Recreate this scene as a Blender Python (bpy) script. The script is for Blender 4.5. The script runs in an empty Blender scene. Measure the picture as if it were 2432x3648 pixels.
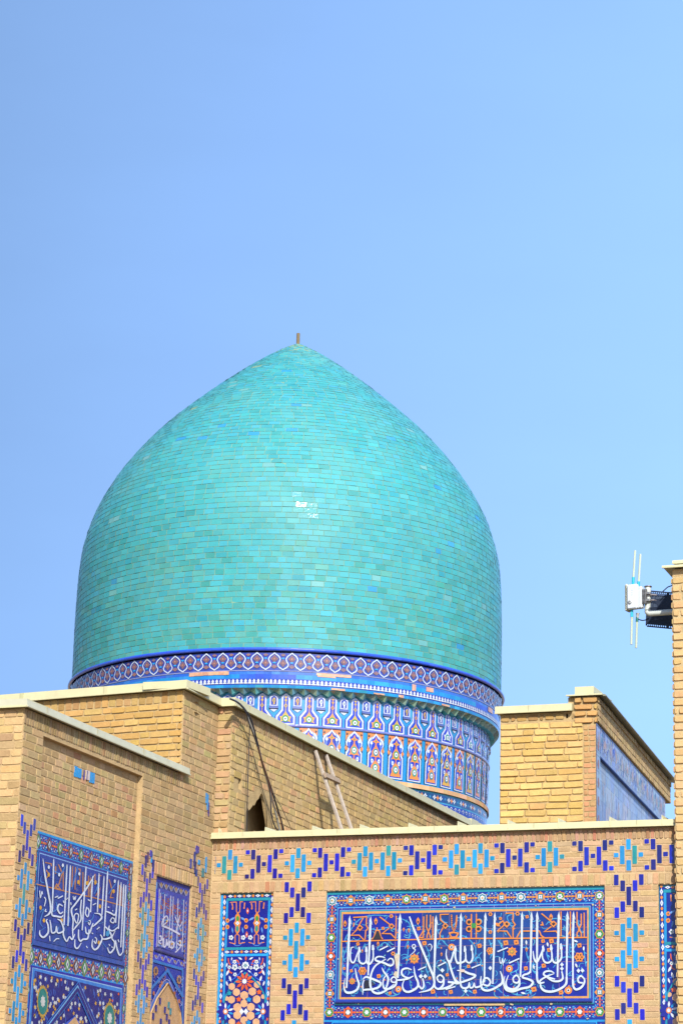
import bpy, math, random
import numpy as np
from mathutils import Vector
R_ = math.radians
random.seed(7)
sc = bpy.context.scene
C = sc.collection

# ------------------------------------------------------------------ camera
YAW, PITCH, ROLL = R_(20.6), R_(16.07), R_(1.53)
CAM = np.array([0., 0., 1.6])
FW = np.array([-math.sin(YAW)*math.cos(PITCH), math.cos(YAW)*math.cos(PITCH), math.sin(PITCH)])
_r = np.array([math.cos(YAW), math.sin(YAW), 0.]); _u = np.cross(_r, FW)
RT = _r*math.cos(ROLL)+_u*math.sin(ROLL); UP = -_r*math.sin(ROLL)+_u*math.cos(ROLL)
cd = bpy.data.cameras.new('camera'); cam = bpy.data.objects.new('camera', cd); C.objects.link(cam)
cd.sensor_fit = 'VERTICAL'; cd.sensor_height = 36; cd.lens = 85.0; cd.clip_end = 5000; cd.clip_start = .1
from mathutils import Matrix
cam.matrix_world = Matrix(((RT[0], UP[0], -FW[0], CAM[0]), (RT[1], UP[1], -FW[1], CAM[1]), (RT[2], UP[2], -FW[2], CAM[2]), (0, 0, 0, 1)))
sc.camera = cam

# ------------------------------------------------------------------ light
SUN_EL = 34.0
PHI = R_(9.0)                       # the sun stands behind the viewer, a little to the right
bx_, by_ = -FW[0]/math.cos(PITCH), -FW[1]/math.cos(PITCH)
sx = bx_*math.cos(PHI)+_r[0]*math.sin(PHI); sy = by_*math.cos(PHI)+_r[1]*math.sin(PHI)
sundir = Vector((sx*math.cos(R_(SUN_EL)), sy*math.cos(R_(SUN_EL)), math.sin(R_(SUN_EL))))
sl = bpy.data.lights.new('sun', 'SUN'); sl.energy = 4.25; sl.angle = R_(.55); sl.color = (1., .965, .91)
so = bpy.data.objects.new('sun', sl); C.objects.link(so)
so.rotation_euler = sundir.to_track_quat('Z', 'Y').to_euler(); so.location = (0, -10, 40)
w = bpy.data.worlds.new('World'); sc.world = w; w.use_nodes = True
nt = w.node_tree; bg = nt.nodes['Background']
sky = nt.nodes.new('ShaderNodeTexSky'); sky.sky_type = 'NISHITA'; sky.sun_disc = False
sky.sun_elevation = R_(SUN_EL); sky.sun_rotation = math.atan2(sx, sy)
sky.air_density = 1.0; sky.dust_density = 1.0; sky.ozone_density = 3.1; sky.altitude = 700
# thin even haze: the sky pales only slowly towards the horizon and brightens towards one side
def wn(t, **k):
    n = nt.nodes.new(t)
    for a, b in k.items(): setattr(n, a, b)
    return n
tcw = wn('ShaderNodeTexCoord'); sep = wn('ShaderNodeSeparateXYZ'); cmb = wn('ShaderNodeCombineXYZ'); mz = wn('ShaderNodeMath', operation='MULTIPLY_ADD')
nt.links.new(tcw.outputs['Generated'], sep.inputs[0]); nt.links.new(sep.outputs[2], mz.inputs[0]); mz.inputs[1].default_value = .22; mz.inputs[2].default_value = .385
nt.links.new(sep.outputs[0], cmb.inputs[0]); nt.links.new(sep.outputs[1], cmb.inputs[1]); nt.links.new(mz.outputs[0], cmb.inputs[2]); nrm_ = wn('ShaderNodeVectorMath', operation='NORMALIZE')
nt.links.new(cmb.outputs[0], nrm_.inputs[0]); nt.links.new(nrm_.outputs[0], sky.inputs[0])
dt = wn('ShaderNodeVectorMath', operation='DOT_PRODUCT'); nt.links.new(tcw.outputs['Generated'], dt.inputs[0]); dt.inputs[1].default_value = (_r[0], _r[1], .04)
nzw = wn('ShaderNodeTexNoise'); nzw.inputs['Scale'].default_value = 5; nzw.inputs['Detail'].default_value = 4; nzw.inputs['Roughness'].default_value = .5
mpw = wn('ShaderNodeMapping'); mpw.inputs['Scale'].default_value = (1, 1, 3.2); mpw.inputs['Rotation'].default_value = (0, .5, 0); nt.links.new(tcw.outputs['Generated'], mpw.inputs[0]); nt.links.new(mpw.outputs[0], nzw.inputs['Vector'])
ad = wn('ShaderNodeMath', operation='MULTIPLY_ADD'); nt.links.new(nzw.outputs[0], ad.inputs[0]); ad.inputs[1].default_value = .10; nt.links.new(dt.outputs['Value'], ad.inputs[2])
mpr = wn('ShaderNodeMapRange'); mpr.inputs[1].default_value = -.10; mpr.inputs[2].default_value = .30; mpr.inputs[3].default_value = .80; mpr.inputs[4].default_value = 1.40; nt.links.new(ad.outputs[0], mpr.inputs[0])
mulw = wn('ShaderNodeVectorMath', operation='SCALE'); nt.links.new(sky.outputs[0], mulw.inputs[0]); nt.links.new(mpr.outputs[0], mulw.inputs['Scale'])
nt.links.new(mulw.outputs[0], bg.inputs[0]); bg.inputs[1].default_value = .15
vs = sc.view_settings; vs.view_transform = 'Standard'; vs.look = 'None'; vs.exposure = .9; vs.gamma = 1; vs.use_curve_mapping = False
sc.render.filter_size = 1.5

# ------------------------------------------------------------------ pixel helpers (photo pixels 2432 x 3648 onto real planes)
FPX = 85/36*3648
def ray(p): return FW+RT*((p[0]-1216)/FPX)-UP*((p[1]-1824)/FPX)
def on_plane(p, P0, n):
    v = ray(p); P0 = np.array(P0, float); n = np.array([n[0], n[1], 0.])
    return CAM+v*((P0-CAM)@n)/(v@n)
def on_z(p, z):
    v = ray(p); return CAM+v*(z-1.6)/v[2]
def crop(x0, y0, s): return lambda p: (x0+p[0]/s, y0+p[1]/s)
c1 = crop(0, 2400, 1.885); c2 = crop(700, 2900, 1.633); c3 = crop(1500, 2900, 1.682); c4 = crop(1000, 2250, 1.845); c5 = crop(1732, 1900, 2.139)
d1 = crop(0, 2420, 3.136); d2 = crop(0, 2880, 3.0154); d3 = crop(480, 2980, 3.521); d4 = crop(640, 2450, 2.3758); d5 = crop(2180, 1920, 5.6)
cG = crop(1140, 3060, 3.136); cH = crop(1600, 3060, 2.7034); cE = crop(760, 3150, 4.7208); cW = crop(60, 3380, 3.5636)
def homog(src, dst):
    A = []; b = []
    for (x, y), (u, v) in zip(src, dst):
        A.append([x, y, 1, 0, 0, 0, -u*x, -u*y]); b.append(u)
        A.append([0, 0, 0, x, y, 1, -v*x, -v*y]); b.append(v)
    h = np.linalg.solve(np.array(A, float), np.array(b, float))
    def f(p):
        x, y = p; d = h[6]*x+h[7]*y+1
        return ((h[0]*x+h[1]*y+h[2])/d, (h[3]*x+h[4]*y+h[5])/d)
    return f

# ------------------------------------------------------------------ materials
K = 1.92      # photo brightness of a sunlit face over its own reflectance
def lin(c, k=K):
    o = []
    for v in c:
        v = v/255
        o.append((v/12.92 if v <= .04045 else ((v+.055)/1.055)**2.4)/k)
    return (o[0], o[1], o[2], 1.)
def vary(c, a=8, h=4):
    b = random.gauss(0, a)
    return tuple(min(255, max(0, x+b+random.gauss(0, h))) for x in c)
def mat(name, rough, mottle=.12, mscale=9., bscale=70., bump=.3, spec=.5, coat=0., rvar=.0, metal=0., stain=None):
    m = bpy.data.materials.new(name); m.use_nodes = True; t = m.node_tree; n = t.nodes; l = t.links
    b = n['Principled BSDF']; b.inputs['Roughness'].default_value = rough; b.inputs['Specular IOR Level'].default_value = spec
    b.inputs['Coat Weight'].default_value = coat; b.inputs['Coat Roughness'].default_value = .06; b.inputs['Metallic'].default_value = metal
    at = n.new('ShaderNodeAttribute'); at.attribute_name = 'Col'
    tc = n.new('ShaderNodeTexCoord')
    nz = n.new('ShaderNodeTexNoise'); nz.inputs['Scale'].default_value = mscale; nz.inputs['Detail'].default_value = 6; nz.inputs['Roughness'].default_value = .65
    l.new(tc.outputs['Object'], nz.inputs['Vector'])
    mr = n.new('ShaderNodeMapRange'); mr.inputs[1].default_value = .3; mr.inputs[2].default_value = .7
    mr.inputs[3].default_value = 1-mottle; mr.inputs[4].default_value = 1+mottle; l.new(nz.outputs[0], mr.inputs[0])
    mx = n.new('ShaderNodeMix'); mx.data_type = 'RGBA'; mx.blend_type = 'MULTIPLY'; mx.inputs[0].default_value = 1
    l.new(at.outputs['Color'], mx.inputs[6]); l.new(mr.outputs[0], mx.inputs[7])
    out = mx.outputs[2]
    if stain:
        n2 = n.new('ShaderNodeTexNoise'); n2.inputs['Scale'].default_value = stain[1]; n2.inputs['Detail'].default_value = 8; n2.inputs['Roughness'].default_value = .7
        l.new(tc.outputs['Object'], n2.inputs['Vector'])
        r2 = n.new('ShaderNodeMapRange'); r2.inputs[1].default_value = stain[2]; r2.inputs[2].default_value = stain[2]+.16; r2.inputs[4].default_value = stain[3]
        l.new(n2.outputs[0], r2.inputs[0])
        m2 = n.new('ShaderNodeMix'); m2.data_type = 'RGBA'; l.new(r2.outputs[0], m2.inputs[0]); l.new(out, m2.inputs[6]); m2.inputs[7].default_value = lin(stain[0]); out = m2.outputs[2]
    l.new(out, b.inputs['Base Color'])
    if rvar:
        r3 = n.new('ShaderNodeMapRange'); r3.inputs[3].default_value = max(.02, rough-rvar); r3.inputs[4].default_value = rough+rvar
        l.new(nz.outputs[0], r3.inputs[0]); l.new(r3.outputs[0], b.inputs['Roughness'])
    if bump:
        nb = n.new('ShaderNodeTexNoise'); nb.inputs['Scale'].default_value = bscale; nb.inputs['Detail'].default_value = 5; l.new(tc.outputs['Object'], nb.inputs['Vector'])
        bp = n.new('ShaderNodeBump'); bp.inputs['Strength'].default_value = bump; bp.inputs['Distance'].default_value = .01
        l.new(nb.outputs[0], bp.inputs['Height']); l.new(bp.outputs[0], b.inputs['Normal'])
    return m
M_BRICK = mat('brick', .92, .11, 14, 55, .45, .2, stain=((212, 172, 120), 3.2, .56, .3))
M_MORTAR = mat('mortar', .95, .18, 10, 45, .7, .15)
M_GLAZE = mat('glazed_tile', .22, .14, 22, 30, .05, .5, .3, .1)
M_OLDGLAZE = mat('weathered_tile', .5, .2, 16, 40, .2, .4, stain=((170, 165, 160), 9, .58, .5))
M_DOME = mat('dome_tile', .55, .07, 3, 14, .03, .12, .34, stain=((124, 190, 178), .55, .50, .28))
_t = M_DOME.node_tree; _p = _t.nodes['Principled BSDF']; _p.inputs['Coat Roughness'].default_value = .085
_nb = _t.nodes.new('ShaderNodeTexNoise'); _nb.inputs['Scale'].default_value = 26; _tc = _t.nodes.new('ShaderNodeTexCoord'); _t.links.new(_tc.outputs['Object'], _nb.inputs['Vector'])
_bp = _t.nodes.new('ShaderNodeBump'); _bp.inputs['Strength'].default_value = .16; _bp.inputs['Distance'].default_value = .01; _t.links.new(_nb.outputs[0], _bp.inputs['Height']); _t.links.new(_bp.outputs[0], _p.inputs['Coat Normal'])
M_METAL = mat('painted_sheet_metal', .45, .07, 6, 20, .05, .4, stain=((206, 192, 150), 5, .54, .45))
M_WOOD = mat('weathered_wood', .85, .2, 20, 60, .5, .2)
M_PLASTIC = mat('plastic', .4, .04, 4, 30, .0, .4)
M_CABLE = mat('cable', .5, .05, 4, 30, .0, .3)
M_STEEL = mat('steel', .4, .1, 30, 30, .05, .5, metal=.6)
M_DIRT = mat('dirt', .95, .2, 1, 8, .5, .1)

# ------------------------------------------------------------------ geometry collector
class Geo:
    def __init__(s): s.v = []; s.f = []; s.c = []
    def face(s, pts, col):
        i = len(s.v); s.v += [tuple(p) for p in pts]; s.f.append(tuple(range(i, i+len(pts)))); s.c.append(col)
    def quadstrip(s, A, B, col):
        i = len(s.v); n = len(A)
        for a, b in zip(A, B): s.v += [tuple(a), tuple(b)]
        for k in range(n-1): s.f.append((i+2*k, i+2*k+1, i+2*k+3, i+2*k+2)); s.c.append(col)
    def build(s, name, m, parent=None, smooth=False):
        me = bpy.data.meshes.new(name)
        off = parent_world(parent) if parent else Vector((0, 0, 0))
        me.from_pydata([(x-off.x, y-off.y, z-off.z) for x, y, z in s.v], [], s.f)
        at = me.attributes.new('Col', 'FLOAT_COLOR', 'FACE')
        at.data.foreach_set('color', np.array(s.c, np.float32).ravel())
        me.materials.append(m)
        if smooth: me.polygons.foreach_set('use_smooth', [True]*len(me.polygons))
        me.update()
        o = bpy.data.objects.new(name, me); C.objects.link(o)
        if parent: o.parent = parent
        return o
def parent_world(o):
    p = Vector(o.location)
    while o.parent: o = o.parent; p += o.location
    return p
def thing(name, label, cat, loc=(0, 0, 0), group=None):
    o = bpy.data.objects.new(name, None); C.objects.link(o); o.location = loc; o.empty_display_size = .2
    return tag(o, label, cat, group)
def tag(o, label, cat, group=None):
    o['label'] = label; o['category'] = cat
    if group: o['group'] = group
    return o

class Plane:        # u runs to the viewer's right, v is up, h comes out of the wall
    def __init__(s, O, du): s.O = np.array(O, float); s.du = np.array([du[0], du[1], 0.]); s.n = np.array([du[1], -du[0], 0.])
    def __call__(s, u, v, h=0.): return s.O+s.du*u+np.array([0, 0, v])+s.n*h
    def uv(s, p):
        P = on_plane(p, s.O, s.n); d = P-s.O; return (float(d@s.du), float(P[2]))
    def shift(s, h): q = Plane(s.O+s.n*h, s.du); return q

def box(g, P, u0, u1, v0, v1, h0, h1, col):
    a = [P(u0, v0, h0), P(u1, v0, h0), P(u1, v1, h0), P(u0, v1, h0)]; b = [P(u0, v0, h1), P(u1, v0, h1), P(u1, v1, h1), P(u0, v1, h1)]
    g.face(b, col); g.face(a[::-1], col)
    for i in range(4):
        j = (i+1) % 4; g.face([a[i], a[j], b[j], b[i]], col)
def wall(g, P, u0, u1, v0, v1, holes, col, thick=.4):
    us = sorted({u0, u1}|{x for h in holes for x in h[0:2] if u0 < x < u1}); vs_ = sorted({v0, v1}|{x for h in holes for x in h[2:4] if v0 < x < v1})
    def hole(i, j):
        if i < 0 or j < 0 or i >= len(us)-1 or j >= len(vs_)-1: return None
        a = (us[i]+us[i+1])/2; b = (vs_[j]+vs_[j+1])/2
        for h in holes:
            if h[0] < a < h[1] and h[2] < b < h[3]: return h[4]
        return None
    for i in range(len(us)-1):
        for j in range(len(vs_)-1):
            a, b, c, d = us[i], us[i+1], vs_[j], vs_[j+1]; hd = hole(i, j); dd = -(hd or 0)
            g.face([P(a, c, dd), P(b, c, dd), P(b, d, dd), P(a, d, dd)], col)
            if hd:
                for (p, q, (ii, jj)) in (((a, c), (a, d), (i-1, j)), ((b, c), (b, d), (i+1, j)), ((a, c), (b, c), (i, j-1)), ((a, d), (b, d), (i, j+1))):
                    if hole(ii, jj) is None:
                        g.face([P(*p, 0), P(*q, 0), P(*q, dd), P(*p, dd)], col)
    t = -thick
    g.face([P(u0, v0, t), P(u0, v1, t), P(u1, v1, t), P(u1, v0, t)], col)
    for p, q in (((u0, v0), (u0, v1)), ((u0, v1), (u1, v1)), ((u1, v1), (u1, v0)), ((u1, v0), (u0, v0))):
        g.face([P(*p, 0), P(*q, 0), P(*q, t), P(*p, t)], col)
def brick(g, P, ua, ub, va, vb, h0, d, jit, col, bev=.004, vert=False):
    Q = (lambda u, v, h: P(v, u, h)) if vert else P
    rr = lambda: random.uniform(-jit, jit)
    cu = min(.35*(ub-ua), .006+abs(rr())*1.2); cv = min(.35*(vb-va), .004+abs(rr())*.8)
    pts = [(ua+cu, va), (ub-cu, va), (ub, va+cv), (ub, vb-cv), (ub-cu, vb), (ua+cu, vb), (ua, vb-cv), (ua, va+cv)]
    pts = [(u+rr()*.6, v+rr()*.6) for u, v in pts]
    mu, mv = (ua+ub)/2, (va+vb)/2; tu, tv = random.gauss(0, jit*.25)/(ub-ua), random.gauss(0, jit*.25)/(vb-va)
    back = [Q(u, v, h0) for u, v in pts]
    fr = []
    for u, v in pts:
        su = u-math.copysign(bev, u-mu); sv = v-math.copysign(bev, v-mv)
        fr.append(Q(su, sv, h0+d+(u-mu)*tu+(v-mv)*tv))
    if vert: back.reverse(); fr.reverse()
    i = len(g.v); g.v += [tuple(p) for p in back+fr]
    g.f.append(tuple(range(i+8, i+16))); g.c.append(col)
    for k in range(8):
        k2 = (k+1) % 8; g.f.append((i+k, i+k2, i+8+k2, i+8+k)); g.c.append(col)
def lay(g, P, u0, u1, v0, v1, ch, bl, mort, d, cols, jit=.003, holes=(), h0=0., bev=.0022, stag=None):
    n = max(1, round((v1-v0)/ch)); ch = (v1-v0)/n
    for i in range(n):
        va, vb = v0+i*ch+mort/2, v0+(i+1)*ch-mort/2
        iv = [(u0, u1)]
        for h in holes:
            ov = min(vb, h[3])-max(va, h[2])
            if ov > .3*(vb-va):
                nv = []
                for a, b in iv:
                    if h[1] <= a or h[0] >= b: nv.append((a, b)); continue
                    if h[0] > a: nv.append((a, h[0]))
                    if h[1] < b: nv.append((h[1], b))
                iv = nv
        off = (i % 2)*bl*.5+random.uniform(-.25, .25)*bl*(.5 if stag is None else stag)
        js = []; x = u0-bl+off
        while x < u1+bl:
            js.append(x); x += bl*random.choice((1, 1, 1, 1, .5, .75))*random.uniform(.93, 1.05)
        for a, b in iv:
            e = [a]+[x for x in js if a+.05 < x < b-.05]+[b]
            for p, q in zip(e[:-1], e[1:]):
                c = random.choice(cols); c = lin(vary(c, 4, 2))
                brick(g, P, p+mort/2, q-mort/2, va, vb, h0, max(.002, d+random.gauss(0, d*.18)), jit, c, bev)
def soldier(g, P, u0, u1, v0, v1, pitch, mort, d, cols, jit=.003, h0=0.):
    n = max(1, round((u1-u0)/pitch)); p = (u1-u0)/n
    for i in range(n):
        brick(g, P, v0, v1, u0+i*p+mort/2, u0+(i+1)*p-mort/2, h0, d+random.gauss(0, d*.15), jit, lin(vary(random.choice(cols), 6, 3)), .002, True)

class Orn:          # flat glazed ornament: layered shapes a few millimetres proud of each other
    def __init__(s, P, T=None, h=0., step=.0016): s.g = Geo(); s.P = P; s.T = T or (lambda p: p); s.h = h; s.k = 0; s.step = step
    def hh(s, L): s.k += 1; return s.h+L*s.step+(s.k % 14)*.00009
    def poly(s, pts, col, L=0, ):
        h = s.hh(L); s.g.face([s.P(*s.T(p), h) for p in pts], col if len(col) == 4 else lin(col))
    def rect(s, x0, y0, x1, y1, col, L=0): s.poly([(x0, y0), (x1, y0), (x1, y1), (x0, y1)], col, L)
    def rib(s, pts, wd, col, L=1, smooth=True, taper=0, n=5):
        if not isinstance(wd, (list, tuple)): wd = [wd]*len(pts)
        pts = [np.array(p[:2], float) for p in pts]
        if smooth and len(pts) > 2:
            q = []; ww = []
            for i in range(len(pts)-1):
                p0 = pts[max(i-1, 0)]; p1 = pts[i]; p2 = pts[i+1]; p3 = pts[min(i+2, len(pts)-1)]
                for k in range(n):
                    t = k/n; q.append(.5*((2*p1)+(p2-p0)*t+(2*p0-5*p1+4*p2-p3)*t*t+(3*p1-p0-3*p2+p3)*t**3)); ww.append(wd[i]*(1-t)+wd[i+1]*t)
            q.append(pts[-1]); ww.append(wd[-1]); pts, wd = q, ww
        m = len(pts); A = []; B = []; h = s.hh(L)
        for i in range(m):
            if i == 0: d = pts[1]-pts[0]
            elif i == m-1: d = pts[-1]-pts[-2]
            else:
                a = pts[i]-pts[i-1]; b = pts[i+1]-pts[i]; d = a/(np.linalg.norm(a)+1e-9)+b/(np.linalg.norm(b)+1e-9)
                if np.linalg.norm(d) < .3: d = b
            d = d/(np.linalg.norm(d)+1e-9); nn = np.array([-d[1], d[0]]); f = wd[i]/2
            if 0 < i < m-1 and not smooth:
                a = pts[i]-pts[i-1]; a = a/np.linalg.norm(a); f /= max(.5, abs(float(a@d)))
            if taper:
                e = min(i, m-1-i)/max(1, m-1)*2
                f *= min(1, (1-taper)+taper*e*2)
            hi = h+i*.00001
            A.append(s.P(*s.T(pts[i]+nn*f), hi)); B.append(s.P(*s.T(pts[i]-nn*f), hi))
        s.g.quadstrip(A, B, col if len(col) == 4 else lin(col))
    def ell(s, x, y, rx, ry, col, L=1, n=12): s.poly([(x+rx*math.cos(2*math.pi*i/n), y+ry*math.sin(2*math.pi*i/n)) for i in range(n)], col, L)
    def dia(s, x, y, rx, ry, col, L=1): s.poly([(x-rx, y), (x, y-ry), (x+rx, y), (x, y+ry)], col, L)
    def star(s, x, y, r, n, col, L=1, k=.55, rot=0., asp=1.): s.poly([(x+r*(1 if i % 2 == 0 else k)*math.cos(rot+math.pi*i/n), y+asp*r*(1 if i % 2 == 0 else k)*math.sin(rot+math.pi*i/n)) for i in range(2*n)], col, L)
    def flower(s, x, y, r, n, col, L=1, dep=.22, rot=0., asp=1.):
        q = 4*n; s.poly([(x+r*(1-dep+dep*math.cos(n*2*math.pi*i/q))*math.cos(rot+2*math.pi*i/q), y+asp*r*(1-dep+dep*math.cos(n*2*math.pi*i/q))*math.sin(rot+2*math.pi*i/q)) for i in range(q)], col, L)
    def leaf(s, x, y, r, ang, col, L=1, wd=.4):
        c, q = math.cos(ang), math.sin(ang); s.poly([(x+c*a*r-q*b*r*wd, y+q*a*r+c*b*r*wd) for a, b in ((-1, 0), (-.3, .8), (.3, .75), (1, 0), (.3, -.75), (-.3, -.8))], col, L)

COB = (22, 44, 150); COBD = (22, 30, 122); COBL = (70, 90, 215); TUR = (36, 150, 215); TURG = (34, 150, 170); SKYB = (40, 165, 235); WHT = (226, 232, 236); ORG = (232, 142, 52); ORR = (228, 100, 40); GRN = (62, 150, 66); OCH = (222, 168, 52); BLK = (40, 36, 40); CRM = (220, 208, 165); PEACH = (226, 176, 130); LIL = (150, 160, 210); TEAL = (38, 128, 140)
def tones(c, n=7, a=5, red=()): 
    rr = random.Random(sum(c)); return [tuple(x+d+rr.gauss(0, 2) for x, d in zip(c, (e, e, e*.9))) for e in [rr.gauss(0, a) for _ in range(n)]]+list(red)
BR_F = tones((211, 175, 130), 9, 3, [(213, 166, 122)]); BR_W = tones((208, 172, 122), 8, 4, [(212, 162, 116)]); BR_O = tones((203, 169, 117), 8, 4)
BR_T = tones((232, 192, 132), 8, 5); BR_Y = tones((234, 194, 118), 8, 6)
MOR_F = lin((220, 188, 141)); MOR_W = lin((210, 178, 128)); MOR_O = lin((208, 178, 126))

def coping(g, P, u0, u1, vb, vt, over=.055, depth=.5, e0=0., e1=0., lip=.012, seams=None, col=(230, 222, 172)):
    c = lin(col)
    prof = [(over+lip, vb), (over+lip, vb+.014), (over, vb+.018), (over-.006, vt), (-depth, vt+.006), (-depth, vb+.02), (0., vb+.02), (over-.02, vb)]
    A = [P(u0-e0, v, h) for h, v in prof]; B = [P(u1+e1, v, h) for h, v in prof]
    n = len(prof)
    for i in range(n):
        j = (i+1) % n; g.face([A[i], B[i], B[j], A[j]], lin(vary(col, 1.5, 1)))
    g.face(A[::-1], c); g.face(B, c)
    x = u0+.4
    while x < u1-.2:
        box(g, P, x, x+.004, vb+.016, vt-.002, 0, over+.0025, lin((170, 162, 128))); box(g, P, x+.004, x+.05, vb+.017, vt-.003, 0, over+.0015, lin(vary(col, 5, 2))); x += 1.17
    for x in (seams or []):
        w_ = .006
        a = [P(x-w_, vb+.02, over+.003), P(x-w_, vt+.05, over-.004), P(x-w_, vt+.06, -depth*.8), P(x-w_, vt-.005, -depth*.8), P(x-w_, vt-.01, over-.02)]
        b = [P(x+w_, vb+.02, over+.003), P(x+w_, vt+.008, over-.002), P(x+w_*4, vt+.015, -depth*.8), P(x+w_*4, vt-.005, -depth*.8), P(x+w_, vt-.01, over-.02)]
        g.face(a, c); g.face(b[::-1], c)
        for i in range(5): j = (i+1) % 5; g.face([a[i], a[j], b[j], b[i]], c)
def tube(g, pts, r, col, n=8, caps=True):
    pts = [Vector(p) for p in pts]; rs = r if isinstance(r, (list, tuple)) else [r]*len(pts)
    ring = []; ref = Vector((.13, .27, .95))
    for i, p in enumerate(pts):
        d = (pts[min(i+1, len(pts)-1)]-pts[max(i-1, 0)]).normalized()
        a = d.cross(ref if abs(d.dot(ref)) < .95 else Vector((1, 0, 0))).normalized(); b = d.cross(a)
        ring.append([p+a*rs[i]*math.cos(2*math.pi*k/n)+b*rs[i]*math.sin(2*math.pi*k/n) for k in range(n)])
    for i in range(len(pts)-1):
        for k in range(n):
            k2 = (k+1) % n; g.face([ring[i][k], ring[i][k2], ring[i+1][k2], ring[i+1][k]], col)
    if caps: g.face(ring[0][::-1], col); g.face(ring[-1], col)
def smooth_path(pts, n=6):
    pts = [np.array(p, float) for p in pts]; q = []
    for i in range(len(pts)-1):
        p0 = pts[max(i-1, 0)]; p1 = pts[i]; p2 = pts[i+1]; p3 = pts[min(i+2, len(pts)-1)]
        for k in range(n):
            t = k/n; q.append(.5*((2*p1)+(p2-p0)*t+(2*p0-5*p1+4*p2-p3)*t*t+(3*p1-p0-3*p2+p3)*t**3))
    q.append(pts[-1]); return q
def abox(g, cx, cy, cz, dx, dy, dz, col, bev=0.):
    P = Plane((cx, cy+0., 0), (1, 0)); b = bev
    if not b: box(g, P, -dx/2, dx/2, cz-dz/2, cz+dz/2, -dy/2, dy/2, col); return
    X, Y, Z = dx/2, dy/2, dz/2
    lay_ = []
    for h, s_ in ((-Y, b), (-Y+b, 0), (Y-b, 0), (Y, b)):
        x, z = X-s_, Z-s_
        lay_.append([P(u, cz+v, h) for u, v in ((-x+b, -z), (x-b, -z), (x, -z+b), (x, z-b), (x-b, z), (-x+b, z), (-x, z-b), (-x, -z+b))])
    g.face(lay_[0][::-1], col); g.face(lay_[-1], col)
    for A, B in zip(lay_[:-1], lay_[1:]):
        for i in range(8): j = (i+1) % 8; g.face([A[i], A[j], B[j], B[i]], col)

# glazed brick pattern (cut glazed bricks laid in the brickwork); unit = one course
def bannai(g, P, kind, u, v, vert, pu=.0695, un=1., wf=1.):
    def t(du, dv, hh, c):
        a = .0268*pu/.0695*wf
        cc = {'C': [(30, 34, 178), (28, 30, 150), (34, 40, 200), (30, 30, 120)], 'T': [(36, 146, 204), (38, 156, 214), (34, 148, 190), (46, 152, 160), (40, 160, 226)]}[c]
        col = lin(vary(random.choice(cc), 5, 4))
        x, y = u+du*pu+random.uniform(-.002, .002), v+dv*un+random.uniform(-.002, .002); hv = hh*un/2
        box(g, P, x-a-.007, x+a+.007, y-hv-.008, y+hv+.008, 0, .0092 if wf == 1 else .0078, MOR_F if wf == 1 else MOR_W)
        brick(g, P, x-a, x+a, y-hv, y+hv, .0088 if wf == 1 else .0074, .004 if wf == 1 else .0025, .0012, col, .002)
    S, D, Tt = .051, .118, .204
    if not vert:
        if kind == 'C':
            t(0, 0, S, 'C')
            for s in (-1, 1):
                t(s, 0, Tt, 'C')
                for q in (-1, 1): t(2*s, q*.112, D, 'C'); t(3*s, q*.142, S, 'C')
        elif kind == 'T':
            for q in (-1, 1): t(0, q*.115, D, 'T'); t(q, 0, Tt, 'T'); t(2*q, 0, S, 'T')
        else:
            t(0, 0, S, 'T')
            for s in (-1, 1):
                t(s, 0, Tt, 'T'); t(3*s, 0, Tt, 'T'); t(4*s, 0, S, 'T')
                for q in (-1, 1): t(2*s, q*.115, D, 'T')
    else:
        if kind == 'C':
            t(0, 0, Tt, 'C')
            for s in (-1, 1):
                for q in (-1, 1): t(s, q*.112, D, 'C'); t(2*s, q*.178, D, 'C')
        else:
            t(0, 0, Tt, 'T')
            for q in (-1, 1):
                t(0, q*.25, D, 'T')
                for s in (-1, 1): t(s, q*.142, Tt*.95, 'T'); t(2*s, q*.142, S, 'T')

# ================================================================== GROUND
g = Geo(); g.face([(-300, -150, 0), (300, -150, 0), (300, 450, 0), (-300, 450, 0)], lin((190, 165, 130)))
o = g.build('ground', M_DIRT); o['kind'] = 'structure'; o['label'] = 'dusty pale ground at the foot of the buildings'

# ================================================================== TILED FACADE (faces the viewer)
FA = Plane((0, 26, 0), (1, 0)); XW = -11.274
fac = thing('tiled_facade', 'long brick facade with blue inscription panel and band of cut blue bricks', 'facade', (-7, 26, 0))
fq = [FA.uv(cG((238, 605))), FA.uv(cH((1322, 497))), FA.uv(cH((1322, 1320))), FA.uv(cG((238, 1545)))]
FU0, FU1 = (fq[0][0]+fq[3][0])/2, (fq[1][0]+fq[2][0])/2; FT, FB = (fq[0][1]+fq[1][1])/2, (fq[2][1]+fq[3][1])/2
hm = homog([cG((238, 605)), cH((1322, 497)), cH((1322, 1320)), cG((238, 1545))], [(FU0, FT), (FU1, FT), (FU1, FB), (FU0, FB)])
PX = 1/975
PU0, PU1, PT = FU0-.203, FU1+.203, FT+.262
LX0, LX1 = -11.15, -10.485; RX0, RX1 = -5.975, -5.30; NT = PT
RD = .030
holes = [(PU0, PU1, 1.2, PT, RD), (LX0, LX1, 1.2, NT, RD), (RX0, RX1, 1.2, NT, RD)]
FX1 = -2.2; FTOP = 5.715
g = Geo(); wall(g, FA, XW, FX1, 0, FTOP, holes, MOR_F, .5); body = g.build('wall', M_MORTAR, fac)
g = Geo()
BANDV = 5.415; SOLB, SOLT = PT+.005, PT+.125
lay(g, FA, XW+.01, FX1, 2.6, PT, .0625, .22, .011, .0045, BR_F, .0022, holes)
soldier(g, FA, XW+.02, FX1, SOLB, SOLT, .066, .011, .008, BR_F+[(214, 158, 116)])
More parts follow.
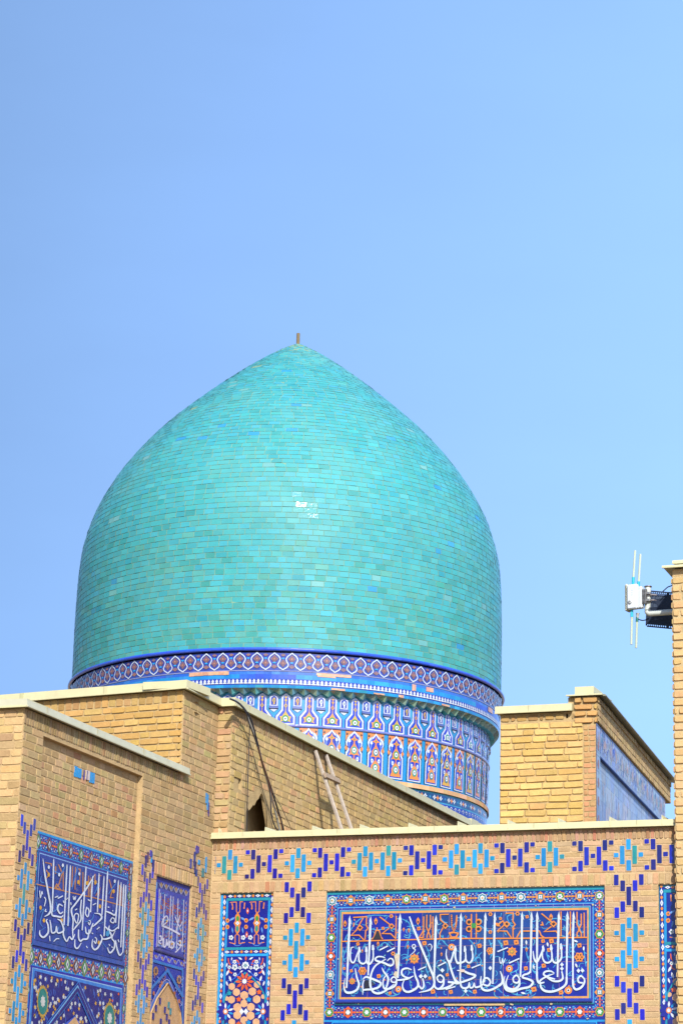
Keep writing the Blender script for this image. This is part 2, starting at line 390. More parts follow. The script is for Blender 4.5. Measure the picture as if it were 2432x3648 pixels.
lay(g, FA, XW+.01, FX1, SOLT+.01, 5.585, .0625, .22, .011, .0045, BR_F+[(212, 168, 126)], .0022)
soldier(g, FA, XW+.01, FX1, 5.59, FTOP-.012, .05, .012, .011, [(198, 158, 118), (204, 148, 112), (196, 156, 122), (188, 150, 112)], .004)
g.build('brickwork', M_BRICK, fac)
g = Geo()
for kind, x in (('TT', 781.4), ('C', 941.9), ('T', 1062.5), ('C', 1181.3), ('TT', 1342.4), ('C', 1506.5), ('TT', 1668.8), ('C', 1831.7), ('T', 1957.8), ('C', 2110.6), ('T', 2237.8), ('C', 2369.8)):
    u = FA.uv((x, 3070))[0]; P = FA
    if kind == 'TT' and x < 800:
        gg = Geo(); bannai(gg, FA, kind, u, BANDV, False)
        keep = [i for i, f in enumerate(gg.f) if min(gg.v[j][0] for j in f) > XW+.04]
        for i in keep: g.face([gg.v[j] for j in gg.f[i]], gg.c[i])
    else: bannai(g, FA, kind, u, BANDV, False)
for u in (-10.178, -6.298):
    for k, v in (('C', 4.965), ('T', 4.425), ('C', 3.87), ('T', 3.33)): bannai(g, FA, k, u, v, True)
u_ = (RX1+.31); 
for k, v in (('C', 4.965), ('T', 4.425), ('C', 3.87)): bannai(g, FA, k, u_, v, True)
bannai(g, FA, 'T', FA.uv((2369.8, 3070))[0]+.42, BANDV, False); bannai(g, FA, 'C', FA.uv((2369.8, 3070))[0]+.86, BANDV, False)
g.build('glazed_bricks', M_GLAZE, fac)
g = Geo(); coping(g, FA, XW-.0, FX1, FTOP, FTOP+.075, .06, .35, 0, .05, .014, [XW+.1+i*.585 for i in range(16)]); g.build('coping', M_METAL, fac)
g = Geo(); abox(g, -6.6, 30.9, 5.5, 8.9, 9.2, .16, lin((190, 165, 125))); g.build('roof', M_DIRT, fac)

def rosette(o, x, y, r, kind, L=3):
    if kind == 0: o.flower(x, y, r, 8, ORG, L, .1); o.flower(x, y, r*.82, 8, GRN, L+1, .1); o.flower(x, y, r*.55, 6, WHT, L+2, .2); o.ell(x, y, r*.16, r*.16, COBL, L+3, 8)
    elif kind == 1: o.flower(x, y, r, 8, WHT, L, .08); o.flower(x, y, r*.86, 8, TEAL, L+1, .1); o.flower(x, y, r*.6, 8, WHT, L+2, .2); o.ell(x, y, r*.2, r*.2, OCH, L+3, 8)
    elif kind == 2: o.star(x, y, r*1.08, 4, ORG, L, .78); o.star(x, y, r*.82, 4, TEAL, L+1, .6, math.pi/4); o.star(x, y, r*.5, 4, WHT, L+2, .6, math.pi/4); o.ell(x, y, r*.14, r*.14, COBL, L+3, 8)
    elif kind == 3: o.star(x, y, r*1.1, 4, ORR, L, .8); o.star(x, y, r*.78, 4, BLK, L+1, .62, math.pi/4); o.flower(x, y, r*.5, 6, WHT, L+2, .12)
    elif kind == 5: o.dia(x, y, r*1.0, r*1.2, (168, 112, 70), L); o.dia(x, y, r*.78, r*.94, (50, 48, 84), L+1); o.dia(x, y, r*.42, r*.66, (214, 216, 214), L+2); o.dia(x, y, r*.16, r*.3, (60, 70, 120), L+3)
    elif kind == 6: o.dia(x, y, r*1.05, r*1.25, (150, 130, 66), L); o.dia(x, y, r*.9, r*1.05, (70, 136, 92), L+1); o.dia(x, y, r*.40, r*.66, (220, 222, 216), L+2); o.dia(x, y, r*.16, r*.3, (60, 70, 120), L+3)
    else: o.flower(x, y, r, 6, ORG, L, .08); o.flower(x, y, r*.85, 6, GRN, L+1, .08); o.flower(x, y, r*.5, 6, WHT, L+2, .2)
def band(o, x0, y0, x1, y1, wd, n, kinds, col=COB, ogc=ORG):
    # a border strip with n+1 rosettes along its centre line
    a = np.array([x0, y0]); b = np.array([x1, y1]); d = (b-a)/np.linalg.norm(b-a); q = np.array([-d[1], d[0]]); Lg = np.linalg.norm(b-a); p = Lg/n
    ang = math.atan2(d[1], d[0])
    for i in range(n+1):
        c = a+d*p*i; rosette(o, c[0], c[1], wd*.43*random.uniform(.94, 1.05), kinds[i % len(kinds)])
        if i == n: break
        m = c+d*p/2
        o.leaf(m[0]-d[0]*p*.14, m[1]-d[1]*p*.14, p*.11, ang, ogc, 2, .62); o.leaf(m[0]+d[0]*p*.14, m[1]+d[1]*p*.14, p*.11, ang+math.pi, ogc, 2, .62)
        o.flower(m[0], m[1], wd*.10, 4, OCH, 3, .2)
        for s in (-1, 1):
            for t in (-1, 1):
                z_ = c+d*t*p*.235+q*s*wd*.25 if t > 0 else c+d*p*.765+q*s*wd*.25; o.flower(z_[0], z_[1], wd*.075, 4, random.choice((ogc, ogc, (226, 228, 226))), 3, .25); z_ = c+d*p*(.5+t*.09)+q*s*wd*.20; o.leaf(z_[0], z_[1], wd*.09, ang+s*t*.9, ogc, 2, .5)
        for s in (-1, 1):
            for t in (-1, 1): z_ = c+d*t*p*.19+q*s*wd*.16; o.leaf(z_[0], z_[1], wd*.17, ang+s*t*.75, TUR if t*s > 0 else SKYB, 1, .5); z_ = c+d*p*(.5+t*.17)+q*s*wd*.40; o.leaf(z_[0], z_[1], wd*.13, ang+s*t*.3, (90, 170, 225), 1, .4)
        for s in (-1, 1):
            h = m+q*s*wd*.34; o.flower(h[0], h[1], wd*.085, 3, WHT, 3, .3, ang+s*math.pi/2); 
            for t in (-1, 1):
                e = c+d*p/2+d*t*p*.30+q*s*wd*.36; f = m+q*s*wd*.12+d*t*p*.1
                o.rib([e, (e+f)/2+q*s*wd*.07, f], wd*.05, SKYB, 1, True, .5, 3)
                e2 = m+d*t*p*.2+q*s*wd*.26; o.leaf(e2[0], e2[1], wd*.11, ang+t*s*.7, TUR, 2, .45)

# ---- the inscription panel
ins = Geo(); Pp = FA.shift(-RD)
o = Orn(Pp, None, .002)
def frame(o, r, wds, cols, L0=0):
    x0, y0, x1, y1 = r
    for k, (wd, c) in enumerate(zip(wds, cols)):
        o.rect(x0, y0, x1, y1, c, L0+k); x0 += wd; y0 += wd; x1 -= wd; y1 -= wd
    return x0, y0, x1, y1
bx0, by0, bx1, by1 = FU0-.075, FB-.085, FU1+.075, FT+.082     # inner edge of the rosette border
o.rect(PU0, by0-.165, PU1, PT, COB, 0)
o.rect(PU0, PT-.04, PU1, PT, TURG, 1)
o.rect(PU0, by0-.165, PU0+.012, PT-.04, TUR, 1); o.rect(PU1-.008, by0-.165, PU1, PT-.04, TUR, 1)
BT = FT+.154; BLx = FU0-.136; BRx = FU1+.136; BBm = FB-.166
n_ = 14
band(o, BLx, BT, BRx, BT, .135, n_, (1, 2, 1, 2, 0, 2, 0, 2), (26, 60, 170), (222, 150, 60))
band(o, BLx, BBm, BRx, BBm, .135, n_, (4, 3, 4, 3), COB, ORR)
for bx_c in (BLx, BRx):
    band(o, bx_c, BT, bx_c, BBm, .125, 6, (1, 2, 4, 3), COB, ORR)
rbd = o.g.build('rosette_border', M_GLAZE, fac)
o = Orn(Pp, None, .008)
x = frame(o, (bx0, by0, bx1, by1), (.012, .004, .020, .006, .016, .008), (TUR, LIL, COB, LIL, TURG, (222, 160, 84)))
o.rect(bx0, by0, bx1, by0+.016, TEAL, 3)
fpan = o.g.build('inscription_panel', M_GLAZE, fac); rbd.parent = fpan
oc = Orn(Pp, None, .020)
xx = bx0+.06
while xx < bx1-.03:
    oc.rect(xx, by1-.034, xx+.003, by1-.012, (206, 206, 200), 0); oc.rect(xx+.05, by0-.004+.018, xx+.053, by0+.058, (196, 200, 210), 4)
    if random.random() < .5: oc.rect(xx, by1-.058, xx+.0025, by1-.04, (190, 200, 215), 0)
    xx += random.uniform(.10, .17)
for i in range(34):
    u_ = random.uniform(PU0, PU1); v_ = random.choice([random.uniform(by1-.06, PT-.05), random.uniform(by0-.16, by0+.02), random.uniform(by0, by1)])
    if bx0+.07 < u_ < bx1-.07 and by0+.08 < v_ < by1-.06: continue
    q_ = random.uniform(.006, .018); oc.poly([(u_+q_*math.cos(t)*random.uniform(.5, 1.5), v_+q_*.7*math.sin(t)*random.uniform(.5, 1.3)) for t in np.linspace(0, 6.28, 7)[:-1]], vary((214, 196, 156), 8, 4), 1)
oc.rect(bx0+1.3, by0-.012, bx0+2.0, by0+.008, (214, 186, 136), 0)
g = Geo()   # raised moulding under the field
tube(g, [Pp(bx0+.02, by0+.04, .02), Pp(bx1-.02, by0+.04, .02)], .024, lin((44, 66, 168)), 10)
g.build('roll_moulding', M_GLAZE, fpan)

TG = lambda p: hm(cG(p)); TH = lambda p: hm(cH(p))
o = Orn(Pp, None, .017)
for i in range(9):
    for j in range(5):
        a = FU0+(FU1-FU0)*i/9; b = FU0+(FU1-FU0)*(i+1)/9; c = FB+(FT-FB)*j/5; d = FB+(FT-FB)*(j+1)/5
        base = random.choice([(18, 32, 150), (18, 28, 142), (22, 38, 160), (20, 38, 138)])
        if 2.8 < i < 5.2: base = random.choice([(32, 62, 136), (28, 52, 142), (36, 70, 138), (22, 42, 148)])
        elif i >= 5 and j >= 3: base = random.choice([(30, 60, 138), (26, 52, 148)])
        o.rect(a+.0012, c+.0012, b-.0012, d-.0012, vary(base, 5, 3), 0)
o.g.build('inscription_field', M_GLAZE, fpan)
o = Orn(Pp, None, .015); o.rect(FU0, FB, FU1, FT, (150, 150, 190), 0)
n0 = len(o.g.v); o.g.v += oc.g.v; o.g.f += [tuple(i+n0 for i in f) for f in oc.g.f]; o.g.c += oc.g.c
o.g.build('tile_joints', M_MORTAR, fpan)

# turquoise scrolls and orange flowers
o = Orn(Pp, TG, .019)
VN = (70, 158, 205)
for pts in ([(250, 1290), (255, 1100), (300, 960), (270, 900), (330, 790), (440, 660), (600, 620), (820, 640)], [(250, 1250), (300, 1310), (380, 1200), (420, 1180), (460, 1290), (470, 1400)],
            [(290, 1490), (420, 1500), (415, 1420)], [(250, 980), (245, 1080), (280, 1150)], [(640, 1000), (720, 930), (800, 990)], [(900, 660), (1000, 720), (1000, 860), (950, 1000)],
            [(990, 900), (985, 1080), (970, 1180)], [(1130, 1210), (1150, 1300)], [(920, 1120), (1000, 1090), (1060, 1120)], [(1180, 960), (1230, 1080), (1190, 1200), (1230, 1320)],
            [(1310, 1000), (1350, 900), (1420, 960), (1480, 1000)], [(1350, 1120), (1430, 1180), (1430, 1300)], [(700, 1470), (800, 1530), (900, 1500), (880, 1440)], [(1010, 1330), (1020, 1420)],
            [(1350, 660), (1450, 760), (1550, 680)], [(440, 1050), (470, 1010), (500, 940)], [(640, 1330), (730, 1290), (800, 1180)], [(1400, 900), (1330, 830), (1300, 760)], [(520, 760), (640, 790), (760, 760), (860, 800)]):
    o.rib(pts, 12, VN, 0, True, .4, 4)
    for k in range(len(pts)-1):
        x = (pts[k][0]+pts[k+1][0])/2; y = (pts[k][1]+pts[k+1][1])/2; o.leaf(x+12, y, 22, random.uniform(0, 6), random.choice([VN, (80, 170, 190)]), 1, .35)
def fl(o, x, y, r, k):
    if k == 0: o.flower(x, y, r, 6, ORG, 2, .15); o.ell(x, y, r*.35, r*.35, BLK, 3, 8)
    elif k == 1: o.star(x, y, r, 8, ORG, 2, .7); o.flower(x, y, r*.5, 5, (120, 130, 90), 3, .2); o.ell(x, y, r*.25, r*.25, OCH, 4, 8)
    elif k == 2:
        o.flower(x, y, r, 6, ORG, 2, .12)
        for q in range(6): o.ell(x+r*.5*math.cos(q*1.047), y+r*.5*math.sin(q*1.047), r*.16, r*.16, BLK, 3, 6)
    elif k == 3: o.star(x, y, r, 4, ORG, 2, .75, .6); o.ell(x, y, r*.3, r*.3, (150, 70, 40), 3, 6)
    elif k == 4: o.leaf(x, y, r, math.pi/2, ORG, 2, .55); o.ell(x, y+r*.2, r*.22, r*.3, BLK, 3, 6)
    elif k == 5: o.ell(x, y, r, r, ORG, 2, 12); o.ell(x, y, r*.45, r*.45, WHT, 3, 8); o.ell(x, y, r*.25, r*.25, BLK, 4, 8)
for x, y, r, k in ((268, 715, 40, 4), (420, 945, 24, 3), (478, 1250, 50, 2), (365, 1365, 40, 1), (272, 1222, 20, 3), (352, 1248, 22, 3), (664, 1308, 28, 3), (1060, 1115, 62, 1), (888, 1455, 36, 5), (795, 1498, 22, 3),
                   (985, 980, 26, 4), (820, 1055, 26, 0), (1172, 940, 30, 3), (1478, 985, 38, 5), (1275, 1480, 32, 3), (1475, 1485, 28, 3), (1365, 1065, 24, 4), (1236, 1330, 20, 3), (1432, 1295, 22, 3), (792, 632, 24, 0), (648, 945, 30, 4), (935, 785, 24, 4), (995, 795, 26, 4), (618, 690, 42, 4), (1095, 690, 44, 4), (1105, 775, 26, 3), (470, 1025, 22, 4), (700, 770, 22, 3)):
    fl(o, x, y, r, k)
oH = Orn(Pp, TH, .019)
for pts in ([(60, 780), (120, 740), (190, 770), (260, 860), (250, 960), (320, 900)], [(160, 1060), (210, 1010), (300, 950), (330, 1080)], [(380, 760), (420, 880), (400, 960)], [(470, 780), (530, 900), (500, 1060)],
            [(740, 800), (750, 920), (770, 980)], [(660, 980), (670, 1060), (600, 1100)], [(1160, 820), (1160, 900), (1200, 860), (1230, 800)], [(1290, 860), (1300, 960), (1310, 1040)], [(740, 1290), (760, 1240), (800, 1300)], [(990, 1280), (1000, 1210)],
            [(930, 640), (1000, 580), (1120, 600), (1180, 700)], [(1230, 580), (1260, 700), (1300, 720)], [(300, 640), (400, 700), (440, 620)], [(620, 680), (560, 560), (660, 530), (760, 560)], [(1100, 640), (1120, 700)], [(30, 900), (60, 960)], [(300, 1260), (420, 1220), (520, 1290)], [(850, 1120), (800, 1060), (820, 980)], [(960, 980), (940, 900), (1000, 860)], [(1120, 1130), (1180, 1080)], [(150, 1250), (260, 1300)], [(600, 1290), (700, 1310), (850, 1260)], [(1000, 1050), (1080, 960), (1180, 940)]):
    oH.rib(pts, 10.5, VN, 0, True, .4, 4)
    for k in range(len(pts)-1): oH.leaf((pts[k][0]+pts[k+1][0])/2+9, (pts[k][1]+pts[k+1][1])/2, 19, random.uniform(0, 6), random.choice([VN, (90, 190, 230)]), 1, .35)
for x, y, r, k in ((28, 850, 32, 5), (298, 838, 26, 3), (400, 885, 36, 2), (550, 810, 30, 3), (650, 805, 30, 3), (610, 895, 50, 1), (748, 875, 24, 4), (585, 1058, 34, 5), (742, 1055, 24, 3), (905, 795, 22, 3), (985, 795, 28, 3), (962, 880, 24, 3), (912, 1030, 26, 3), (1250, 838, 26, 3), (1248, 950, 50, 2), (820, 1255, 30, 3), (1145, 1265, 36, 5), (1075, 1285, 26, 3), (195, 1035, 20, 3), (258, 1278, 24, 3), (400, 532, 22, 0), (660, 528, 24, 0), (752, 560, 20, 3), (980, 565, 36, 4), (165, 560, 20, 4), (400, 705, 20, 0), (498, 575, 18, 3), (28, 1280, 20, 3)):
    fl(oH, x, y, r, k)
rc = random.Random(31)
for oo, w0, w1, y0, y1, sc_ in ((o, 250, 1560, 640, 1520, 1.), (oH, 20, 1310, 520, 1310, .87)):
    for i in range(95):
        x, y, a, R0 = rc.uniform(w0, w1), rc.uniform(y0, y1), rc.uniform(0, 6.28), rc.uniform(22, 52)*sc_
        sgn = rc.choice((-1, 1)); pts = [(x+R0*math.cos(a+sgn*t), y+R0*math.sin(a+sgn*t)*.9) for t in (0, .7, 1.4, 2.2)]
        oo.rib(pts, 9*sc_, rc.choice([VN, (60, 140, 196), (96, 176, 196)]), 0, True, .5, 3)
        if i % 2: oo.leaf(*pts[-1], 15*sc_, a, rc.choice([VN, (120, 190, 170), (84, 170, 214)]), 1, .45)
        if i % 5 == 0: oo.dia(*pts[0], 9*sc_, 12*sc_, ORG, 2)
o.g.v += oH.g.v; n0 = len(o.g.v)-len(oH.g.v); o.g.f += [tuple(i+n0 for i in f) for f in oH.g.f]; o.g.c += oH.g.c
o.g.build('flower_scrolls', M_GLAZE, fpan)

# orange angular lettering behind the tall letters
o = Orn(Pp, TG, .026); q = 13
for pts in ([(240, 917), (900, 903), (1568, 886)], [(360, 645), (512, 638), (510, 738), (532, 770), (506, 800), (500, 900)], [(475, 650), (400, 790), (342, 848), (432, 846), (490, 903)], [(440, 735), (468, 762), (440, 792), (412, 762), (440, 735)], [(370, 705), (366, 750)],
            [(578, 895), (602, 868), (622, 795), (660, 795), (680, 868), (700, 893)], [(634, 760), (634, 795)], [(662, 640), (800, 745)], [(798, 720), (824, 746), (798, 774), (772, 746), (798, 720)], [(770, 770), (695, 830), (790, 832), (848, 888)], [(850, 632), (848, 890)],
            [(1160, 640), (1160, 880)], [(1195, 622), (1193, 760), (1216, 810), (1202, 850), (1200, 885)], [(1235, 622), (1238, 760), (1214, 810), (1232, 850), (1236, 882)], [(1264, 640), (1264, 884)], [(1160, 800), (1112, 878), (1160, 876)],
            [(1440, 616), (1346, 618), (1350, 680), (1400, 722)], [(1405, 718), (1432, 746), (1405, 775), (1378, 746), (1405, 718)], [(1380, 765), (1346, 830), (1346, 886)], [(1474, 628), (1478, 740), (1502, 822), (1526, 740), (1536, 650)], [(1450, 832), (1500, 822), (1550, 832), (1530, 878), (1480, 880), (1452, 834)]):
    o.rib(pts, q, ORG, 0, False)
o.poly([(590, 893), (612, 850), (628, 812), (658, 812), (672, 850), (690, 892)], (52, 44, 40), 1)
for x, y in ((440, 762), (798, 746), (1405, 746)): o.dia(x, y, 12, 14, (60, 40, 40), 1)
oH = Orn(Pp, TH, .026); q = 12
for pts in ([(0, 766), (650, 768), (1322, 762)], [(218, 530), (218, 760)], [(266, 530), (266, 760)], [(545, 525), (620, 523), (617, 605), (640, 635), (618, 662), (620, 768)], [(558, 605), (584, 630), (558, 658), (532, 630), (558, 605)], [(560, 655), (520, 600), (470, 640)], [(535, 640), (470, 695), (560, 698), (602, 762)],
            [(890, 530), (1005, 625)], [(1005, 604), (1032, 630), (1005, 657), (978, 630), (1005, 604)], [(985, 655), (918, 705), (1028, 700), (1064, 746)], [(655, 762), (690, 698), (870, 698), (888, 742), (920, 765)], [(1076, 512), (1076, 750)], [(1165, 512), (1165, 750)], [(1165, 700), (1130, 755)],
            [(1228, 515), (1228, 640), (1252, 685), (1228, 720), (1228, 757)], [(1268, 535), (1268, 640), (1244, 685), (1268, 720), (1268, 757)], [(1296, 525), (1296, 757)], [(880, 640), (905, 640), (895, 610)], [(0, 715), (40, 705), (92, 715), (70, 752), (10, 755)], [(25, 535), (28, 640), (50, 705), (70, 620), (76, 540)]):
    oH.rib(pts, q, ORG, 0, False)
for x, y in ((197, 608), (288, 608), (197, 676), (288, 676)): oH.ell(x, y, 30, 30, ORG, 1, 14); oH.ell(x, y, 17, 17, (48, 40, 44), 2, 12)
oH.star(242, 642, 36, 4, GRN, 1, .6, .785)
for x, y in ((558, 630), (1005, 630)): oH.dia(x, y, 12, 13, (60, 40, 40), 1)
oH.leaf(472, 635, 30, .6, ORG, 1, .6)
o.g.v += oH.g.v; n0 = len(o.g.v)-len(oH.g.v); o.g.f += [tuple(i+n0 for i in f) for f in oH.g.f]; o.g.c += oH.g.c
o.g.build('angular_lettering', M_GLAZE, fpan)

# the white inscription
o = Orn(Pp, TG, .030)
WI = (214, 226, 236)
def alif(o, x0, y0, x1, y1, x2, y2, w):
    o.rib([(x0, y0+w*2.4), ((x0+x1)/2, (y0+y1)/2), (x1, y1), (x2, y2)], [w, w, w, w*.7], WI, 0)
    o.poly([(x0-w*.5, y0+w*3), (x0-w*.55, y0+w*2.2), (x0+w*.1, y0), (x0+w*.95, y0+w*4.4), (x0+w*.5, y0+w*3.6)], WI, 1)
W = 24
alif(o, 322, 622, 316, 1000, 306, 1442, W); alif(o, 560, 630, 556, 900, 546, 1300, W); alif(o, 894, 600, 890, 900, 882, 1330, 28); alif(o, 1300, 625, 1296, 900, 1288, 1310, 27)
S_ = [([(1000, 640), (1055, 790), (1150, 1010), (1280, 1310)], [16, 27, 28, 28]), ([(1272, 1290), (1292, 1390), (1245, 1460), (1120, 1492)], [26, 28, 26, 8]),
      ([(398, 1222), (418, 1320), (444, 1395), (428, 1455), (370, 1490), (305, 1490), (276, 1435), (284, 1330)], [10, 22, 26, 28, 30, 28, 18, 6]),
      ([(378, 982), (348, 995), (338, 1080), (350, 1142), (384, 1152), (418, 1060), (440, 1000)], [8, 14, 20, 22, 20, 16, 10]), ([(440, 996), (436, 1090), (444, 1145), (484, 1170), (522, 1135), (520, 1000)], [16, 20, 22, 22, 22, 14]),
      ([(520, 1120), (536, 1165), (566, 1170), (598, 1110), (594, 970)], [14, 22, 24, 20, 14]),
      ([(670, 1016), (762, 970)], [18, 16]), ([(754, 1036), (842, 992)], [18, 16]),
      ([(735, 1108), (700, 1092), (650, 1092), (622, 1120), (650, 1142), (720, 1160), (790, 1192), (826, 1172), (822, 1125), (790, 1112), (758, 1140)], [8, 16, 20, 22, 26, 26, 24, 22, 20, 16, 10]),
      ([(745, 1118), (690, 1150), (620, 1200), (580, 1290), (572, 1400), (604, 1480), (670, 1502), (750, 1470), (840, 1400)], [8, 18, 22, 24, 26, 28, 28, 24, 10]),
      ([(488, 1345), (520, 1318), (566, 1330), (620, 1350), (688, 1384), (672, 1430), (600, 1455), (530, 1460), (494, 1470), (490, 1520)], [12, 22, 26, 28, 26, 26, 26, 24, 18, 4]),
      ([(492, 1470), (488, 1400), (500, 1350)], [20, 18, 14]),
      ([(698, 1212), (724, 1262), (772, 1330), (760, 1420), (735, 1450), (715, 1400), (728, 1330), (770, 1280)], [6, 22, 26, 24, 22, 20, 16, 8]),
      ([(815, 1375), (806, 1345), (836, 1318), (868, 1345), (852, 1378), (815, 1375)], 18), ([(868, 1345), (858, 1410), (800, 1446), (740, 1455)], [20, 26, 26, 20]),
      ([(870, 1355), (930, 1350), (1000, 1336), (1056, 1308)], [18, 24, 24, 10]), ([(1036, 1240), (985, 1222), (932, 1238), (925, 1285), (960, 1318), (1010, 1330)], [12, 22, 24, 24, 22, 16]),
      ([(1060, 1200), (1076, 1300), (1112, 1392), (1090, 1445), (1010, 1485), (955, 1468), (936, 1410), (960, 1340)], [8, 24, 28, 28, 28, 26, 18, 6]),
      ([(1160, 1335), (1176, 1410), (1152, 1450), (1108, 1402)], [16, 24, 24, 16]),
      ([(1048, 1000), (1036, 970), (1060, 955), (1074, 980), (1048, 1000), (1070, 1010), (1058, 1040), (1008, 1082)], [12, 12, 12, 14, 12, 14, 12, 5]), ([(1212, 965), (1240, 952), (1258, 985), (1240, 1032)], [6, 12, 14, 5]),
      ([(1108, 1242), (1198, 1204)], [16, 14]), ([(1330, 1198), (1418, 1155)], [17, 15]), ([(1418, 1458), (1526, 1426)], [17, 15]),
      ([(1332, 1360), (1322, 1325), (1358, 1298), (1396, 1335), (1372, 1378), (1332, 1366)], 20), ([(1396, 1335), (1392, 1405), (1345, 1452), (1300, 1430), (1290, 1360), (1292, 1290)], [20, 26, 26, 24, 24, 20]),
      ([(1456, 1130), (1480, 1240), (1520, 1350), (1568, 1395)], [8, 24, 28, 26]), ([(1530, 1370), (1470, 1420), (1395, 1448), (1330, 1452)], [20, 26, 26, 20]),
      ([(1424, 1010), (1420, 1080), (1442, 1140), (1472, 1135), (1510, 1030), (1530, 1000)], [8, 18, 22, 22, 16, 12]), ([(1530, 1000), (1524, 1090), (1545, 1165), (1575, 1160)], [14, 20, 22, 22])]
for pts, w_ in S_: o.rib(pts, [x*.86 for x in w_] if isinstance(w_, list) else w_*.86, WI, 0)
for x, y in ((1140, 1312), (1190, 1312), (1380, 1246)): o.dia(x, y, 24, 26, WI, 1)
for x, y in ((596, 985), (440, 1005), (520, 1005)): o.poly([(x-14, y+30), (x-12, y-24), (x+4, y-30), (x+16, y+20), (x+8, y+40)], WI, 1)
o.poly([(508, 1360), (545, 1348), (560, 1372), (562, 1440), (508, 1448)], (38, 34, 40), 0)
o.poly([(582, 1360), (632, 1402), (584, 1416)], (60, 60, 80), 0)
o.poly([(836, 1080), (860, 1060), (900, 1068), (890, 1120), (880, 1200), (862, 1240), (852, 1150)], (214, 200, 170), 2); o.poly([(830, 1290), (850, 1255), (880, 1260), (872, 1330), (846, 1310)], (210, 196, 165), 2)
oH = Orn(Pp, TH, .030); W = 20
for a in ((118, 515, 118, 850, 118, 1180), (354, 512, 350, 850, 350, 1190), (444, 512, 440, 850, 430, 1205), (706, 508, 703, 850, 692, 1138), (796, 508, 793, 800, 787, 1100), (850, 508, 850, 800, 850, 1100), (1056, 512, 1050, 800, 1044, 1140), (1138, 508, 1134, 800, 1130, 1150), (1196, 508, 1190, 800, 1190, 1170)): alif(oH, *a, W)
S_ = [([(0, 985), (24, 996), (50, 900), (66, 850)], [16, 18, 16, 10]), ([(68, 845), (66, 930), (86, 995), (130, 1000), (168, 965), (160, 850)], [12, 16, 20, 20, 20, 12]), ([(165, 940), (180, 990), (212, 1000), (236, 950), (224, 850)], [14, 18, 20, 18, 12]),
      ([(0, 985), (34, 1080), (66, 1160), (100, 1195), (40, 1190), (0, 1185)], [12, 22, 24, 24, 24, 22]), ([(226, 1052), (312, 1018)], [14, 12]),
      ([(88, 1076), (140, 1078), (200, 1104), (262, 1122), (232, 1152), (150, 1182), (80, 1205)], [8, 22, 24, 24, 22, 22, 16]),
      ([(118, 1170), (130, 1230), (165, 1246), (196, 1232), (206, 1188)], [20, 20, 22, 20, 10]), ([(206, 1195), (214, 1238), (240, 1236), (252, 1192)], [14, 18, 18, 10]), ([(252, 1198), (266, 1236), (310, 1226), (345, 1200)], [14, 18, 20, 16]),
      ([(336, 1200), (346, 1160), (378, 1148), (408, 1185), (384, 1222), (340, 1208)], 20), ([(318, 1130), (314, 1190), (330, 1250), (380, 1268), (450, 1246), (512, 1200)], [8, 20, 24, 24, 24, 18]),
      ([(500, 1082), (520, 1140), (516, 1200), (460, 1242)], [10, 20, 24, 18]), ([(492, 950), (498, 1000), (512, 1004), (520, 960)], [8, 11, 11, 8]), ([(520, 965), (530, 1004), (548, 960)], [9, 11, 7]), ([(524, 1002), (530, 1030)], [10, 5]),
      ([(472, 896), (572, 856)], [15, 13]), ([(584, 1006), (682, 962)], [16, 14]),
      ([(630, 1190), (624, 1150), (656, 1122), (684, 1160), (664, 1194), (632, 1188)], 18), ([(684, 1160), (680, 1220), (630, 1256), (570, 1240), (556, 1190), (580, 1120)], [18, 24, 26, 24, 18, 6]),
      ([(788, 1080), (770, 1105), (724, 1120), (716, 1144), (770, 1160), (812, 1188), (780, 1232), (700, 1250), (620, 1276), (556, 1256), (534, 1190), (545, 1130)], [16, 20, 20, 22, 22, 24, 24, 24, 26, 24, 18, 6]),
      ([(812, 890), (822, 960), (848, 996), (884, 930), (908, 856)], [8, 18, 22, 18, 10]), ([(908, 850), (900, 940), (924, 996), (966, 1000), (992, 960), (982, 840)], [12, 16, 20, 20, 18, 12]), ([(988, 940), (1008, 996), (1048, 1000), (1082, 950), (1076, 840)], [14, 20, 22, 20, 12]),
      ([(850, 1080), (852, 1160), (872, 1196), (920, 1190)], [20, 22, 22, 14]), ([(1015, 1104), (980, 1084), (930, 1088), (914, 1116), (960, 1142), (1020, 1160)], [8, 18, 20, 20, 18, 14]), ([(1012, 1108), (950, 1130), (890, 1165), (872, 1190)], [8, 16, 20, 20]),
      ([(940, 1140), (1000, 1176), (1060, 1178), (1094, 1150), (1084, 1085)], [14, 20, 22, 22, 12]), ([(1130, 1140), (1124, 1206), (1070, 1252), (990, 1278), (920, 1268), (886, 1230), (884, 1185)], [22, 24, 24, 26, 26, 22, 10]),
      ([(1190, 1160), (1194, 1230), (1222, 1258), (1270, 1236), (1298, 1190), (1296, 1150)], [22, 22, 24, 24, 20, 16]), ([(1298, 1160), (1268, 1130), (1240, 1150), (1244, 1188), (1284, 1196)], [16, 18, 20, 20, 14])]
for pts, w_ in S_: oH.rib(pts, [x*.86 for x in w_] if isinstance(w_, list) else w_*.86, WI, 0)
for x, y in ((172, 1272), (405, 1054), (1086, 1022), (1086, 1060), (1242, 1080), (1280, 1078)): oH.dia(x, y, 18, 22, WI, 1)
for x, y in ((68, 870), (160, 870), (226, 860), (908, 870), (984, 860), (1078, 850)): oH.poly([(x-11, y+24), (x-10, y-26), (x+4, y-34), (x+15, y+10), (x+8, y+30)], WI, 1)
for x, y, a in ((748, 808, 1.5), (950, 828, 1.4), (1218, 798, .4), (1292, 868, 1.6), (820, 1044, 1.4), (1222, 1030, 1.2), (720, 1292, .2)): oH.leaf(x, y, 24, a, WHT, 1, .45)
oH.poly([(110, 1062), (160, 1066), (166, 1090), (120, 1092)], (222, 200, 180), 2)
